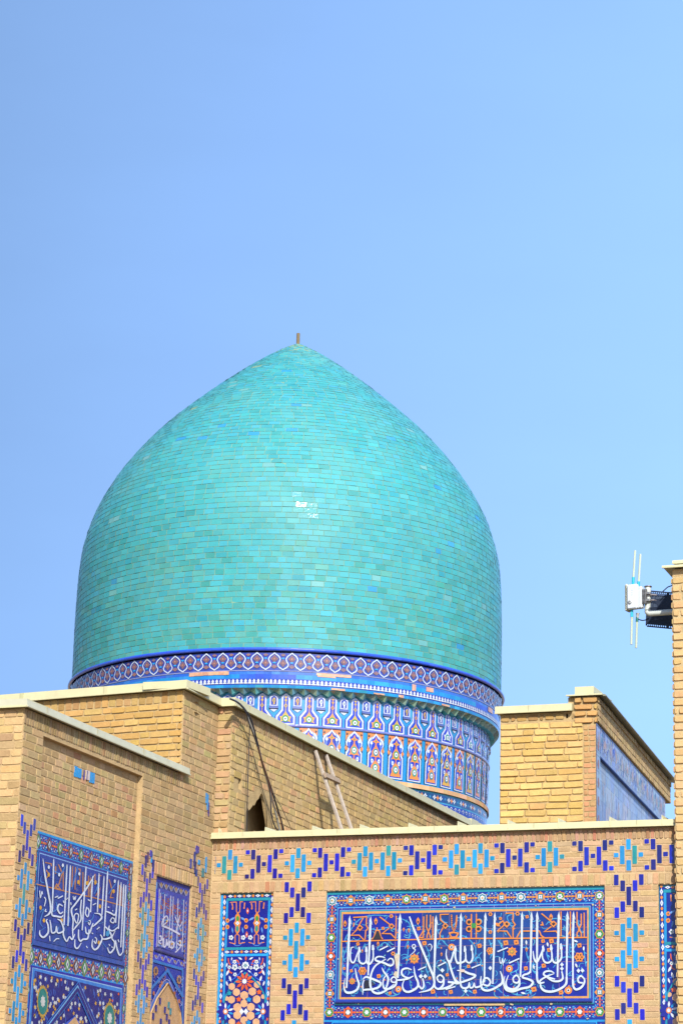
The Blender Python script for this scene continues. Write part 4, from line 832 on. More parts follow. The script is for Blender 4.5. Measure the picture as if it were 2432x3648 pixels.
o.poly(arch+[(566, 2600), (170, 2600)], (206, 164, 112), 7)
o.g.build('arched_tile_field', M_OLDGLAZE, wing)
g = Geo()
q = [T3(p) for p in arch]
for a, b in zip(q[:-1], q[1:]): g.face([P3(*a, .016), P3(*b, .016), P3(*b, .034), P3(*a, .034)], lin((214, 172, 120)))
ba = g.build('blind_arch', M_BRICK, wing); g = Geo()
for (px, c_) in (((300, 2060), COBD), ((250, 2150), COBD), ((215, 2250), COBD), ((362, 2170), COBD), ((410, 2110), TEAL), ((432, 2190), TEAL), ((385, 2260), COBD), ((310, 2320), COBD), ((415, 2330), COBD)):
    u, v = T3(px); stick(P3, u, v, .03, .07, c_, .016)
g.build('glazed_bricks', M_GLAZE, ba)

# ================================================================== DOMED MAUSOLEUM behind
DX, DY = -14.858, 37.138
mau = thing('domed_mausoleum', 'turquoise domed mausoleum with patterned tile drum rising over tall brick walls', 'mausoleum', (DX, DY, 0))
BF = Plane((XW, 25.0, 0), (.9942, -.1078)); SW = Plane((-11.1, 0, 0), (0, 1)); ST = Plane((0, 26.03, 0), (1, 0))
BT_ = 7.30
uL = -2.62
BL2 = Plane(BF(uL, 0, 0), (.55, -.835))      # the wall turns back at the left corner
NH = [(26.57, 28.6, 5.3, 6.47, .27), (26.16, 26.40, 6.36, 6.50, .2)]
NHB = [(26.52, 27.44, 5.3, 6.25, 0), (26.64, 27.40, 6.25, 6.40, 0), (26.80, 27.30, 6.40, 6.50, 0), NH[1]]
g = Geo()
ac = [(26.58, 6.15), (26.62, 6.18), (26.66, 6.16), (26.71, 6.19), (26.77, 6.24), (26.83, 6.25), (26.88, 6.31), (26.95, 6.35), (27.0, 6.41), (27.05, 6.43), (27.09, 6.40), (27.14, 6.33), (27.20, 6.22), (27.26, 6.12), (27.32, 5.98), (27.38, 5.80), (27.42, 5.3)]
for (u0_, v0_), (u1_, v1_) in zip(ac[:-1], ac[1:]):      # broken plaster edge of the hole
    g.face([SW(u0_, v0_, -.001), SW(u1_, v1_, -.001), SW(u1_, 6.475, -.001), SW(u0_, 6.475, -.001)], MOR_O); g.face([SW(u0_, v0_, -.001), SW(u1_, v1_, -.001), SW(u1_, v1_, -.035), SW(u0_, v0_, -.035)], MOR_O)
box(g, SW, 27.42, 28.62, 5.28, 6.475, -.035, -.001, MOR_O)  # added cover, unseen behind the bricks; cavity widened to keep the hole dark
wall(g, BF, uL, -.05, 6.2, BT_, [], MOR_O, .4); wall(g, WA, 25.045, 26.03, 6.325, BT_, [], MOR_O, .3); wall(g, WA, 25.004, 25.044, 6.325, BT_, [], MOR_O, .03); wall(g, ST, XW, -11.112, 0, BT_, [], MOR_O, .3); wall(g, ST, -11.111, -11.1, 0, BT_, [], MOR_O, .0005)
wall(g, SW, 26.031, 41.0, 0, BT_, NH, MOR_O, 1.1); wall(g, BL2, -12, -.001, 0, BT_, [], MOR_O, .4); g.build('wall', M_MORTAR, mau)
g = Geo()
lay(g, BF, uL, 0, 6.2, 7.16, .083, .26, .016, .012, tones((222, 178, 106), 8, 6), .006, stag=1.); soldier(g, BF, uL, 0, 7.165, BT_-.005, .1, .02, .008, [(206, 166, 104), (214, 172, 104), (196, 156, 96)], .007)
lay(g, WA, 25.005, 26.03, WT, BT_-.02, .083, .22, .015, .0045, BR_O+[(214, 172, 116)], .004)
lay(g, ST, XW-.01, -11.095, 5.6, BT_, .083, .2, .016, .012, BR_O+BR_F, .008)
DULL = tones((220, 188, 128), 9, 6, [(226, 178, 124), (210, 182, 116)])
lay(g, SW, 26.04, 36.5, 5.4, BT_-.15, .085, .24, .016, .0055, DULL, .009, NHB, stag=1.)
soldier(g, SW, 26.04, 41, BT_-.145, BT_-.01, .07, .02, .006, [(180, 150, 108), (170, 142, 100), (188, 158, 112)], .005)
lay(g, BL2, -4, -.001, 6.2, 7.28, .083, .26, .016, .012, BR_O, .006)
g.build('brickwork', M_BRICK, mau)
g = Geo(); coping(g, BF, uL, 0, BT_, BT_+.105, .06, .5, 0, .065, .014); coping(g, WA, 25.0, 26.03, BT_-.003, BT_+.10, .06, .5, .05, 0, .012); coping(g, SW, 26.03, 41, BT_-.002, BT_+.095, .06, .5, .06, 0, .012)
coping(g, ST, XW+.03, -11.1, BT_-.005, BT_+.10, .065, .3, 0, .06, .012); coping(g, BL2, -12, 0, BT_-.002, BT_+.10, .06, .5, 0, .02, .014, [-.12, -.28, -.35, -.5, -1.1, -1.8, -2.6])
P5 = Plane((0, 35.45, 0), (1, 0)); coping(g, P5, -11.36, -11.1, BT_+.01, BT_+.12, .05, .3, 0, .06); coping(g, SW, 35.5, 41, BT_+.01, BT_+.115, .062, .5, 0, 0, .012)
g.build('coping', M_METAL, mau)
g = Geo(); Pz = [BF(uL, 0, -.3), BF(0, 0, -.3), (-11.4, 26.2, 0), (-11.4, 41, 0), (-19, 41, 0), (-19, 33, 0)]
g.face([(p[0], p[1], 7.22) for p in Pz], lin((190, 165, 125))); g.face([(p[0], p[1], 7.1) for p in Pz][::-1], lin((190, 165, 125))); g.build('roof', M_DIRT, mau)

CA = math.atan2(-DY, -DX)              # direction from the axis towards the viewer
def cyl(Rf):
    def P(a, z, h=0.):
        t = CA+math.radians(a); r = Rf(z)+h
        return np.array([DX+r*math.cos(t), DY+r*math.sin(t), z])
    return P
def revolve(g, prof, n, cols):
    for (r0, z0), (r1, z1), c in zip(prof[:-1], prof[1:], cols):
        for k in range(n):
            a, b = 2*math.pi*k/n, 2*math.pi*(k+1)/n
            cc = c(k) if callable(c) else c
            g.face([(DX+r0*math.cos(a), DY+r0*math.sin(a), z0), (DX+r0*math.cos(b), DY+r0*math.sin(b), z0), (DX+r1*math.cos(b), DY+r1*math.sin(b), z1), (DX+r1*math.cos(a), DY+r1*math.sin(a), z1)], cc)
# ---- dome
prof = [(3.60, 9.86), (3.598, 10.2), (3.60, 10.6), (3.604, 10.9), (3.60, 11.2), (3.594, 11.5), (3.585, 11.75), (3.566, 12.0), (3.545, 12.2), (3.50, 12.4), (3.445, 12.6), (3.38, 12.8), (3.295, 13.0), (3.193, 13.2), (3.082, 13.4), (2.953, 13.6), (2.81, 13.8), (2.652, 14.0), (2.482, 14.2), (2.294, 14.4), (2.09, 14.6), (1.87, 14.8), (1.645, 15.0), (1.41, 15.2), (1.165, 15.4), (.912, 15.6), (.64, 15.8), (.335, 16.0), (.07, 16.15), (.0, 16.17)]
pr = np.array([(r, z) for r, z in prof]); sl_ = np.r_[0, np.cumsum(np.hypot(*np.diff(pr, axis=0).T))]
def at(s): return np.interp(s, sl_, pr[:, 0]), np.interp(s, sl_, pr[:, 1])
g = Geo(); ss = np.linspace(0, sl_[-1], 70); pp = [at(s) for s in ss]
revolve(g, [(max(0, r-.0015), z) for r, z in pp], 128, [lin((138, 176, 148))]*(len(pp)-1))
dome = g.build('dome', M_MORTAR, mau)
g = Geo(); rows = int(sl_[-1]/.091); dz = sl_[-1]/rows
DT = [((80, 189, 192), 70), ((82, 185, 184), 24), ((80, 190, 202), 11), ((70, 180, 188), 5), ((64, 174, 220), .8), ((128, 200, 196), .8), ((74, 176, 174), 3), ((94, 194, 194), 4)]
for i in range(rows-1):
    s0, s1 = i*dz+.0045, (i+1)*dz-.004; r0, z0 = at(s0); r1, z1 = at(s1); rm = (r0+r1)/2
    n = max(7, round(2*math.pi*rm/.178)); ph = random.uniform(0, 1); nx, nz = (z1-z0), (r0-r1); nl = math.hypot(nx, nz); nx /= nl; nz /= nl
    gr = max(0, 1-i/22.)
    js = [(k+random.uniform(-.12, .12)*(1 if rm > .5 else .3)) for k in range(n)]; js.append(js[0]+n)
    for k in range(n):
        a, b = (js[k]+ph)/n*2*math.pi, (js[k+1]+ph)/n*2*math.pi; gp = random.choice((.0035, .0045, .005, .006))/max(rm, .05); a += gp; b -= gp
        base = random.choices([d[0] for d in DT], [d[1] for d in DT])[0]
        if random.random() < gr*.5: base = random.choice([(80, 180, 172), (88, 182, 172), (76, 176, 168), (98, 184, 172)])
        if random.random() < .0006: continue
        col = lin(vary(base, 3, 2), 2.2)
        ta, tb = random.gauss(0, .0014), random.gauss(0, .0011)
        V = []
        for (aa, r, z, h) in ((a, r0, z0, -ta-tb), (b, r0, z0, ta-tb), (b, r1, z1, ta+tb), (a, r1, z1, -ta+tb)):
            h += .003; V.append((DX+(r+nx*h)*math.cos(aa), DY+(r+nx*h)*math.sin(aa), z+nz*h))
        am = (a+b)/2                       # a middle column keeps each glazed brick gently rounded
        M0 = (DX+(r0+nx*.0042)*math.cos(am), DY+(r0+nx*.0042)*math.sin(am), z0+nz*.0042); M1 = (DX+(r1+nx*.0042)*math.cos(am), DY+(r1+nx*.0042)*math.sin(am), z1+nz*.0042)
        g.face(V, col)
g.build('dome_tiles', M_DOME, dome)
g = Geo(); tube(g, [(DX, DY, 16.12), (DX, DY, 16.15), (DX, DY, 16.16), (DX, DY, 16.365)], [.05, .04, .030, .030], lin((140, 120, 86)), 10); g.build('finial', M_WOOD, dome)
# ---- rim
g = Geo(); rim = [(3.634+.029*math.cos(t), 9.850+.029*math.sin(t)) for t in np.linspace(-2.4, 2.4, 9)]
revolve(g, rim, 128, [lambda k: lin(vary((52, 96, 228), 7, 4))]*8); g.build('dome_rim', M_GLAZE, dome)
# ---- ogee frieze
def Rfz(z): return 3.585+(z-9.53)*.08
P = cyl(Rfz); g = Geo(); revolve(g, [(3.60, 9.815), (3.603, 9.80), (3.585, 9.53), (3.582, 9.515)], 168, [lin((40, 40, 100)), lambda k: lin(vary((58, 78, 172), 6, 4)), lin(LIL)])
o = Orn(P, None, .003); o.g = g; N = 84; st = 2*math.pi*3.59/N; o.T = lambda p: (math.degrees(p[0]/3.59), p[1])
for k in range(N):
    a = math.radians(1.05)*3.59+k*st; BRN = random.choice([(150, 112, 112), (156, 112, 104), (140, 106, 116), (166, 116, 98)])
    for s in (-1, 1):
        o.rib([(a, 9.80), (a+s*st*.06, 9.782), (a+s*st*.24, 9.745), (a+s*st*.33, 9.70), (a+s*st*.27, 9.655), (a+s*st*.20, 9.615), (a+s*st*.27, 9.578), (a+s*st*.42, 9.552), (a+s*st*.5, 9.535)], .017, (214, 226, 242), 2)
        o.rib([(a+s*st*.28, 9.79), (a+s*st*.37, 9.745), (a+s*st*.5, 9.68)], .012, (46, 56, 190), 1)
    for x, z, rx, rz in ((a, 9.705, .22*st, .05), (a+st/2, 9.64, .2*st, .05)):
        o.dia(x, z, rx, rz*1.2, BRN, 2); o.ell(x, z, rx*.62, rz*.85, (134, 96, 104), 3, 8); o.dia(x, z, rx*.22, rz*.35, (206, 140, 96), 4)
    o.dia(a+st/2, 9.765, .16*st, .022, BRN, 2); o.dia(a, 9.585, .2*st, .032, BRN, 2); o.ell(a, 9.645, .1*st, .014, SKYB, 3, 6); o.ell(a+st/2, 9.712, .1*st, .014, SKYB, 3, 6)
o.g.build('ogee_frieze', M_GLAZE, mau)
# ---- stepped bands with the white leaf row
g = Geo()
revolve(g, [(3.575, 9.515), (3.575, 9.468), (3.578, 9.466), (3.576, 9.40), (3.580, 9.396), (3.572, 9.302), (3.578, 9.30), (3.57, 9.255)], 180,
        [lambda k: lin(vary((52, 112, 208), 8, 5)), lin((80, 120, 190)), lambda k: lin(vary((38, 150, 220) if (k//7) % 5 else (44, 90, 210), 8, 5)), lin((70, 110, 190)), lin((40, 66, 178)), lin((60, 120, 190)), lambda k: lin(vary((40, 156, 218) if (k*7//10) % 9 else (50, 150, 180), 10, 6))])
P = cyl(lambda z: 3.577); o = Orn(P, None, .003); o.g = g; N = 344; st = 360/N
for k in range(N):
    a = -.78+k*st
    o.poly([(a-.44*st, 9.318), (a+.44*st, 9.318), (a+.40*st, 9.334), (a+.12*st, 9.338), (a+.34*st, 9.356), (a+.2*st, 9.376), (a, 9.392), (a-.2*st, 9.376), (a-.34*st, 9.356), (a-.12*st, 9.338), (a-.4*st, 9.334)], vary(WHT, 5, 2), 2)
for a0, a1, z0, z1 in ((7.2, 16, 9.472, 9.512), (7.5, 12, 9.45, 9.475), (-25, -14.5, 9.46, 9.512), (11, 14.5, 9.262, 9.29), (37.5, 40, 9.43, 9.5), (33, 34.2, 9.40, 9.5), (-24, -15, 9.49, 9.515), (22, 25, 9.258, 9.28), (66, 70, 9.42, 9.5), (29, 30.5, 9.26, 9.30), (43, 46, 9.26, 9.285)):
    n = max(2, int((a1-a0)/1.2))
    for i in range(n):
        x0, x1 = a0+(a1-a0)*i/n, a0+(a1-a0)*(i+1)/n
        o.poly([(x0, z0+random.uniform(-.004, .004)), (x1, z0+random.uniform(-.004, .004)), (x1, z1), (x0, z1)], vary((228, 170, 132), 8, 4), 3)
g.build('leaf_moulding', M_GLAZE, mau)
# ---- zigzag cornice
g = Geo(); N = 118; st = 2*math.pi/N; ph = CA+R_(12.1)
def cp(k, r, z): t = ph+k*st; return (DX+r*math.cos(t), DY+r*math.sin(t), z)
for k in range(N):
    # peak of the little vault at k, feet at k +- 1/2
    tl, tr = cp(k-.5, 3.572, 9.258), cp(k+.5, 3.572, 9.258); pk = cp(k, 3.47, 9.222); fl_, fr2 = cp(k-.5, 3.50, 9.165), cp(k+.5, 3.50, 9.165); tc_ = cp(k, 3.572, 9.258)
    gcol = lin(vary((150, 180, 160), 10, 6)); g2 = lin(vary((110, 172, 184), 10, 6)); rb = lin(vary((92, 196, 216), 8, 5)); br = lin(vary((200, 180, 140), 12, 6))
    g.face([tl, tc_, pk], gcol if k % 2 else br); g.face([tc_, tr, pk], g2 if k % 2 else gcol); g.face([tl, pk, fl_], g2); g.face([tr, fr2, pk], gcol)
    i1, i2 = cp(k-.42, 3.41, 9.165), cp(k+.42, 3.41, 9.165); ip = cp(k, 3.41, 9.228)
    g.face([fl_, pk, ip, i1], rb); g.face([pk, fr2, i2, ip], rb)
    g.face([cp(k-.5, 3.50, 9.165), cp(k-.42, 3.41, 9.165), cp(k-.5, 3.41, 9.16)], rb); g.face([cp(k+.5, 3.50, 9.165), cp(k+.5, 3.41, 9.16), cp(k+.42, 3.41, 9.165)], rb)
g.build('zigzag_cornice', M_OLDGLAZE, mau)
# ---- two tiers of painted panels
RS = lambda z: 3.375+(z-7.76)*.028
P = cyl(RS); N = 59; st = 360/N; H = st/2
g = Geo(); revolve(g, [(RS(9.25), 9.25), (RS(8.72), 8.72)], 236, [lambda k: lin(vary((44, 150, 206), 8, 5))]); o = Orn(P, None, .003, .0022); o.g = g
for k in range(N):
    a = 12.1+k*st; T = lambda p, a=a: (a+p[0]*H*(.95 if abs(p[0]) < .9 else 1.), 8.725+p[1]*.465); o.T = T
    mc, mc2 = random.choice([((226, 160, 52), GRN), ((226, 232, 236), (60, 150, 140)), ((214, 176, 60), GRN), ((226, 160, 52), GRN)])
    out = [(-.84, 0), (.84, 0), (.84, .27), (.38, .49), (.38, .93), (0, 1.03), (-.38, .93), (-.38, .49), (-.84, .27)]
    sc_ = lambda f, dy=0: [(x*f if abs(x) > .5 else x*(f-.1*(1-f)*8*.5), .02*(1-f)*8+y*(1-(1-f)*.35)+dy) for x, y in out]
    o.poly([(x*1.1, y-.01 if y < .3 else y+.01) for x, y in out], (50, 70, 170), 0); o.poly(out, (214, 220, 238), 1)
    inn = [(-.69, .042), (.69, .042), (.69, .238), (.235, .455), (.235, .89), (0, .98), (-.235, .89), (-.235, .455), (-.69, .238)]
    o.poly(inn, vary((32, 54, 194), 6, 4), 2)
    o.poly([(-.5, .06), (-.30, .10), (.30, .10), (.5, .06), (.40, .14), (.52, .26), (.30, .27), (.1, .38), (0, .46), (-.1, .38), (-.30, .27), (-.52, .26), (-.40, .14)], mc, 3); o.ell(0, .19, .30, .115, mc2, 4, 12); o.ell(0, .18, .19, .075, WHT, 5, 10); o.ell(0, .18, .07, .03, (60, 60, 90), 6, 8)
    o.rib([(0, .42), (0, .92)], .06, mc, 3, False); o.dia(0, .62, .16, .085, mc, 4); o.ell(0, .62, .05, .03, COB, 5, 6); o.dia(0, .80, .12, .065, mc, 4); o.ell(0, .90, .11, .035, mc, 4, 8)
    # small bracketed niche between two necks
    mc = random.choice([(214, 176, 60), WHT, OCH, WHT])
    o.poly([(1-.36, .60), (1.36, .60), (1.36, .92), (1, .99), (.64, .92)], (60, 80, 180), 1); o.poly([(1-.33, .61), (1.33, .61), (1.33, .91), (1, .97), (.67, .91)], (212, 216, 236), 2); o.poly([(1-.22, .64), (1.22, .64), (1.22, .88), (1, .94), (.78, .88)], (36, 56, 166), 3)
    o.ell(1, .79, .12, .09, mc, 4, 10); o.ell(1, .79, .05, .05, (80, 110, 120), 5, 8); o.ell(1, .68, .08, .03, mc, 4, 8)
    h = o.h
    A_ = [P(*T((.62, .52)), .03), P(*T((1.38, .52)), .03), P(*T((1.38, .59)), .028), P(*T((.62, .59)), .028)]; B_ = [P(*T((.62, .50)), .0), P(*T((1.38, .50)), .0), P(*T((1.38, .60)), .0), P(*T((.62, .60)), .0)]
    g.face(A_, lin((90, 104, 170)))
    for i in range(4): j = (i+1) % 4; g.face([B_[i], B_[j], A_[j], A_[i]], lin((84, 94, 150)))
    o.poly([(.68, .50), (1.32, .50), (1.1, .43), (1, .40), (.9, .43)], (206, 212, 232), 3)
g.build('flask_panel_band', M_GLAZE, mau)
g = Geo(); rr = [(RS(8.7)+.004+.022*math.cos(t), 8.702+.022*math.sin(t)) for t in np.linspace(-1.5, 1.5, 5)]
revolve(g, rr, 118, [lambda k: lin(vary((120, 130, 200), 12, 5))]*4); g.build('moulding', M_GLAZE, mau)
g = Geo(); revolve(g, [(RS(8.72), 8.72), (RS(7.985), 7.985)], 236, [lambda k: lin(vary((34, 150, 220) if random.random() < .7 else (40, 140, 170), 8, 5))]); o = Orn(P, None, .003, .0022); o.g = g
for k in range(N):
    a = 12.1+k*st; T = lambda p, a=a: (a+p[0]*H*.94, 8.012+p[1]*.672); o.T = T
    ob = random.choices([ORG, OCH, (236, 140, 60)], [5, 1.4, 4])[0]
    o.rect(-.86, -.012, .86, 1.0, (42, 40, 60), 0); o.rect(-.82, .55, .82, .985, ob, 1)
    if k % 2: half = [(.78, 0), (.78, .50), (.60, .56), (.56, .62), (.74, .66), (.80, .74), (.70, .80), (.62, .84), (.50, .90), (.36, .91), (.20, .955), (0, 1.0)]
    else: half = [(.78, 0), (.78, .52), (.58, .58), (.58, .62), (.76, .70), (.82, .77), (.76, .83), (.56, .88), (.30, .91), (.12, .955), (0, 1.0)]
    def outl(f, dy): return [(x*f, max(dy, y*(1-.035*(1-f)*8)+dy*.0)) for x, y in half]+[(-x*f, max(dy, y*(1-.035*(1-f)*8))) for x, y in half[::-1][1:]]
    o.poly([(x*1.07, y+.0 if y > 0 else -.008) for x, y in half]+[(-x*1.07, y if y > 0 else -.008) for x, y in half[::-1][1:]], (44, 40, 56), 2)
    o.poly(half+[(-x, y) for x, y in half[::-1][1:]], (214, 222, 236), 3); o.poly(outl(.83, .028), vary((30, 52, 190), 8, 4), 4)
    mot = vary(ORG if ob != OCH else OCH, 6, 3)
    for s in (-1, 1):
        o.dia(s*.68, .92, .10, .035, BLK, 2); o.ell(s*.80, .60, .09, .035, ob, 3, 8)
        o.leaf(s*.42, .36, .22, s*.9+(0 if s > 0 else math.pi), (90, 140, 225), 5, .3); o.ell(s*.34, .355, .13, .05, WHT, 6, 8); o.ell(s*.34, .355, .05, .02, (120, 120, 140), 7, 6)
        o.leaf(s*.45, .76, .2, 1.2 if s < 0 else 1.94, (120, 160, 230), 5, .3); o.ell(s*.46, .765, .13, .04, WHT, 6, 8)
    o.poly([(-.58, .05), (.58, .05), (.50, .12), (.42, .13), (.46, .24), (.22, .32), (0, .39), (-.22, .32), (-.46, .24), (-.42, .13), (-.5, .12)], mot, 5)
    o.poly([(-.54, .43), (-.3, .455), (0, .44), (.3, .455), (.54, .43), (.38, .50), (.40, .57), (.16, .67), (0, .74), (-.16, .67), (-.40, .57), (-.38, .50)], mot, 6)
    for y in (.205, .555): o.ell(0, y, .27, .088, random.choice([GRN, (50, 160, 130), TEAL]), 7, 12); o.ell(0, y, .17, .056, WHT, 8, 10); o.ell(0, y, .06, .022, (50, 46, 60), 9, 8)
    o.rib([(0, .36), (0, .46)], .12, (220, 120, 70), 6, False); o.rib([(0, .70), (0, .80)], .14, mot, 5, False)
    o.poly([(-.38, .80), (-.1, .775), (0, .74), (.1, .775), (.38, .80), (.12, .835), (0, .91), (-.12, .835)], mot, 6); o.ell(0, .81, .06, .022, GRN, 7, 6)
    if random.random() < .12: o.poly([(.0, .25), (.5, .28), (.55, .5), (.2, .62), (-.1, .45)], (206, 200, 190), 10)
g.build('arched_panel_band', M_GLAZE, mau)
# ---- foot of the drum
g = Geo(); revolve(g, [(3.39, 7.985), (3.412, 7.98), (3.412, 7.912), (3.39, 7.905)], 190, [lin((60, 110, 150)), lambda k: lin(vary((226, 178, 128), 9, 5)), lin((110, 90, 70))]); g.build('plain_brick_course', M_BRICK, mau)
g = Geo(); revolve(g, [(3.386, 7.905), (3.384, 7.885), (3.378, 7.77), (3.376, 7.75), (3.372, 7.2)], 190, [lambda k: lin(vary(TEAL, 8, 4)), lambda k: lin(vary((34, 82, 140), 10, 5)), lambda k: lin(vary((50, 150, 190), 8, 5)), lambda k: lin(vary((36, 54, 172), 8, 5))])
P = cyl(RS); o = Orn(P, None, .004); o.g = g
N = 59; st = 360/N
for k in range(N):
    a = 9.+k*st
    for q_, c in ((-1.3, WHT), (0, ORG), (1.3, WHT)): o.star(a+q_, 7.83, .72, 4, c, 1, .5, 0, .045/.72); 
    for q_ in (-1.3, 1.3): o.dia(a+q_, 7.83, .2, .012, (60, 60, 120), 2)
    o.dia(a+st/2, 7.83, .35, .025, (60, 150, 200), 1)
    for i in range(3): o.poly([(a+i*2-.9, 7.695), (a+i*2, 7.738), (a+i*2+.9, 7.695), (a+i*2, 7.722)], WHT, 1); o.ell(a+i*2, 7.69, .3, .018, LIL, 1, 6)
g.build('star_band', M_GLAZE, mau)

# ================================================================== GATE BLOCK on the right
blk = thing('brick_gate_block', 'yellow brick block with a faded blue tile side, right of the dome', 'gate building', (-8, 32, 0))
GF = Plane((0, 30, 0), (1, 0)); SX = -7.69; th = R_(-4.6); GS = Plane((SX, 30, 0), (math.sin(th), math.cos(th)))
GX0 = -8.975; PXL = -7.982
g = Geo(); wall(g, GF, GX0, PXL, 0, 7.885, [(-8.09, -8.01, 7.80, 7.865, .2), (-8.33, -8.295, 7.24, 7.262, .1), (-8.52, -8.47, 7.01, 7.026, .1), (-8.11, -8.085, 7.53, 7.57, .1), (-8.62, -8.60, 7.36, 7.42, .1)], MOR_O, 1.2); wall(g, GF, PXL+.001, SX, 0, 8.075, [], MOR_O, .03)
PAN = (.0, 6.15, 1., 7.735, .03); REC = (.30, 5.85, 1., 7.33, .045)
wall(g, GS, .04, 6.15, 0, 7.735, [REC], lin((90, 120, 190)), .3); wall(g, GS.shift(.03), .04, 6.55, 7.737, 8.075, [], MOR_O, .4)
g.build('wall', M_MORTAR, blk)
g = Geo()
random.seed(21)
BH = .0865
lay(g, GF, GX0, -7.86, 6.0, 7.76, BH, .29, .013, .016, BR_Y, .009, stag=1., bev=.006)
lay(g, GF, GX0, PXL, 7.775, 7.875, .1, .15, .03, .012, [(200, 160, 96), (190, 150, 90), (176, 140, 86)], .008, [(-8.10, -8.0, 7.78, 7.88)])
lay(g, GF, -7.855, SX+.002, 6.0, 7.70, .072, .12, .014, .008, [(222, 172, 118), (230, 170, 122), (216, 166, 112)], .006)
lay(g, GF, PXL+.005, SX+.035, 7.715, 8.07, .087, .28, .03, .03, [(226, 178, 104), (220, 170, 104), (230, 176, 108)], .006)
for i in range(4): 
    v = 7.735+i*.083
    lay(g, GS.shift(.03), .0, 6.55, v, v+.08, .078, .09, .012, .006+(.012 if i == 3 else 0), [(200, 172, 122), (190, 160, 112), (184, 156, 110), (206, 176, 124)], .004)
g.build('brickwork', M_BRICK, blk)
g = Geo(); coping(g, GF, GX0, PXL-.01, 7.885, 7.985, .07, .6, .055, 0, .012); 
coping(g, GF, PXL+.02, SX-.02, 8.10, 8.205, .03, .45, 0, 0, .004); coping(g, GF, PXL, SX, 8.078, 8.10, .06, .46, .09, .10, .006)
coping(g, GS.shift(.03), 0, 6.55, 8.075, 8.10, .10, .4, 0, .18, .006, col=(150, 150, 128)); g.build('coping', M_METAL, blk)
# faded tile panel on the side
rnd = random.Random(11); random.seed(3)
o = Orn(GS, None, .003)
FB_ = [(166, 188, 228), (174, 194, 230), (154, 180, 234), (180, 194, 222)]
for (u0, u1, v0, v1) in ((.0, .30, 4., 7.73), (5.85, 6.15, 4., 7.73), (.30, 5.85, 7.34, 7.73)):
    n, m = max(1, int((u1-u0)/.3)), max(1, int((v1-v0)/.2))
    for i in range(n):
        for j in range(m):
            du, dv = (u1-u0)/n, (v1-v0)/m; o.rect(u0+i*du+.002, v0+j*dv+.002, u0+(i+1)*du-.002, v0+(j+1)*dv-.002, vary(rnd.choice(FB_), 7, 4), 0)
o.rect(.0, 4, .02, 7.73, (44, 40, 150), 1)
for v in (7.70, 7.36, 7.39): o.rect(.04, v, 6.1, v+.012, (160, 180, 215), 1)
for i in range(13):
    u = .2+i*.46
    o.flower(u, 7.55, .11, 6, (176, 184, 208), 2, .15); o.ell(u, 7.55, .04, .06, (204, 164, 156), 3, 8)
    o.leaf(u+.22, 7.57, .12, rnd.uniform(0, 3), rnd.choice([(60, 84, 206), (150, 176, 220), (90, 160, 190)]), 2, .5); o.rib([(u+.1, 7.45), (u+.2, 7.62), (u+.32, 7.46)], .02, (190, 200, 220), 2, True)
for i in range(230):
    u = rnd.uniform(.05, 6.1); v = rnd.uniform(7.4, 7.7) if u > .3 else rnd.uniform(6, 7.7); o.rib([(u-.03, v-.05), (u+.01, v), (u-.01, v+.05)], .02, rnd.choice([(226, 232, 240), (196, 212, 234), (220, 184, 176), (96, 130, 220), (196, 214, 206)]), 3, True, .4, 3)
for i in range(9): o.flower(.15, 7.45-i*.24, .07, 6, (176, 150, 170), 2, .15); o.ell(.15, 7.45-i*.24, .03, .06, (200, 128, 100), 3, 8)
o.g.build('tile_border', M_OLDGLAZE, blk)
o = Orn(GS.shift(-.045), None, .002); 
for i in range(16):
    for j in range(9):
        o.rect(.30+i*.347+.001, 5.+j*.259+.001, .30+(i+1)*.347-.001, 5.+(j+1)*.259-.001, vary(rnd.choice([(164, 188, 224), (172, 196, 228), (156, 184, 222), (182, 196, 218)]), 6, 4), 0)
o.rect(.32, 7.20, 5.83, 7.21, (160, 176, 205), 1); o.rect(.42, 5, .43, 7.2, (160, 176, 205), 1)
for i in range(420):
    u = rnd.uniform(.35, 5.8); v = rnd.uniform(5.4, 7.28); o.rib([(u-.03, v-.07), (u+.01, v), (u-.01, v+.08)], .022, rnd.choice([(226, 232, 240), (196, 212, 234), (220, 184, 176), (116, 150, 224), (196, 214, 206)]), 1, True, .4, 3)
for u in (.75, 1.15, 1.55, 1.9, 2.4, 3.0, 3.6, 4.2): o.rib([(u, 5.4), (u+.01, 6.2), (u-.005, 7.0+rnd.uniform(-.1, .1))], .022, (200, 200, 205), 2, False)
o.g.build('faded_tile_panel', M_OLDGLAZE, blk)

# ================================================================== TOWER at the right edge
tow = thing('brick_tower', 'tall pale brick tower cut off by the right edge', 'tower', (-4.4, 26.7, 0))
TX, TY, TZ = -5.747, 25.88, 8.594
TF = Plane((0, TY, 0), (1, 0)); TS = Plane((TX, TY, 0), (0, -1))
g = Geo(); wall(g, TF, TX, -3.0, 0, TZ, [], lin((214, 188, 138)), .5); wall(g, TS, -1.8, -.001, 0, TZ, [], lin((214, 188, 138)), .4); g.build('wall', M_MORTAR, tow)
random.seed(9); g = Geo(); lay(g, TF, TX-.008, -3.0, 2.2, TZ-.09, .093, .30, .022, .015, BR_T, .007, bev=.007); lay(g, TS, -1.8, .013, 2.2, TZ-.09, .093, .30, .022, .015, BR_T, .007, bev=.007); lay(g, TF, TX, -3.0, TZ-.084, TZ-.006, .07, .5, .004, .004, [(224, 192, 138)], .001); g.build('brickwork', M_BRICK, tow)
g = Geo(); coping(g, TF, TX, -3.0, TZ, TZ+.03, .085, 1.7, .10, 0, .004); coping(g, TF, TX, -3.0, TZ+.063, TZ+.105, .0, 1.5, 0, 0, .004); g.build('coping', M_METAL, tow)

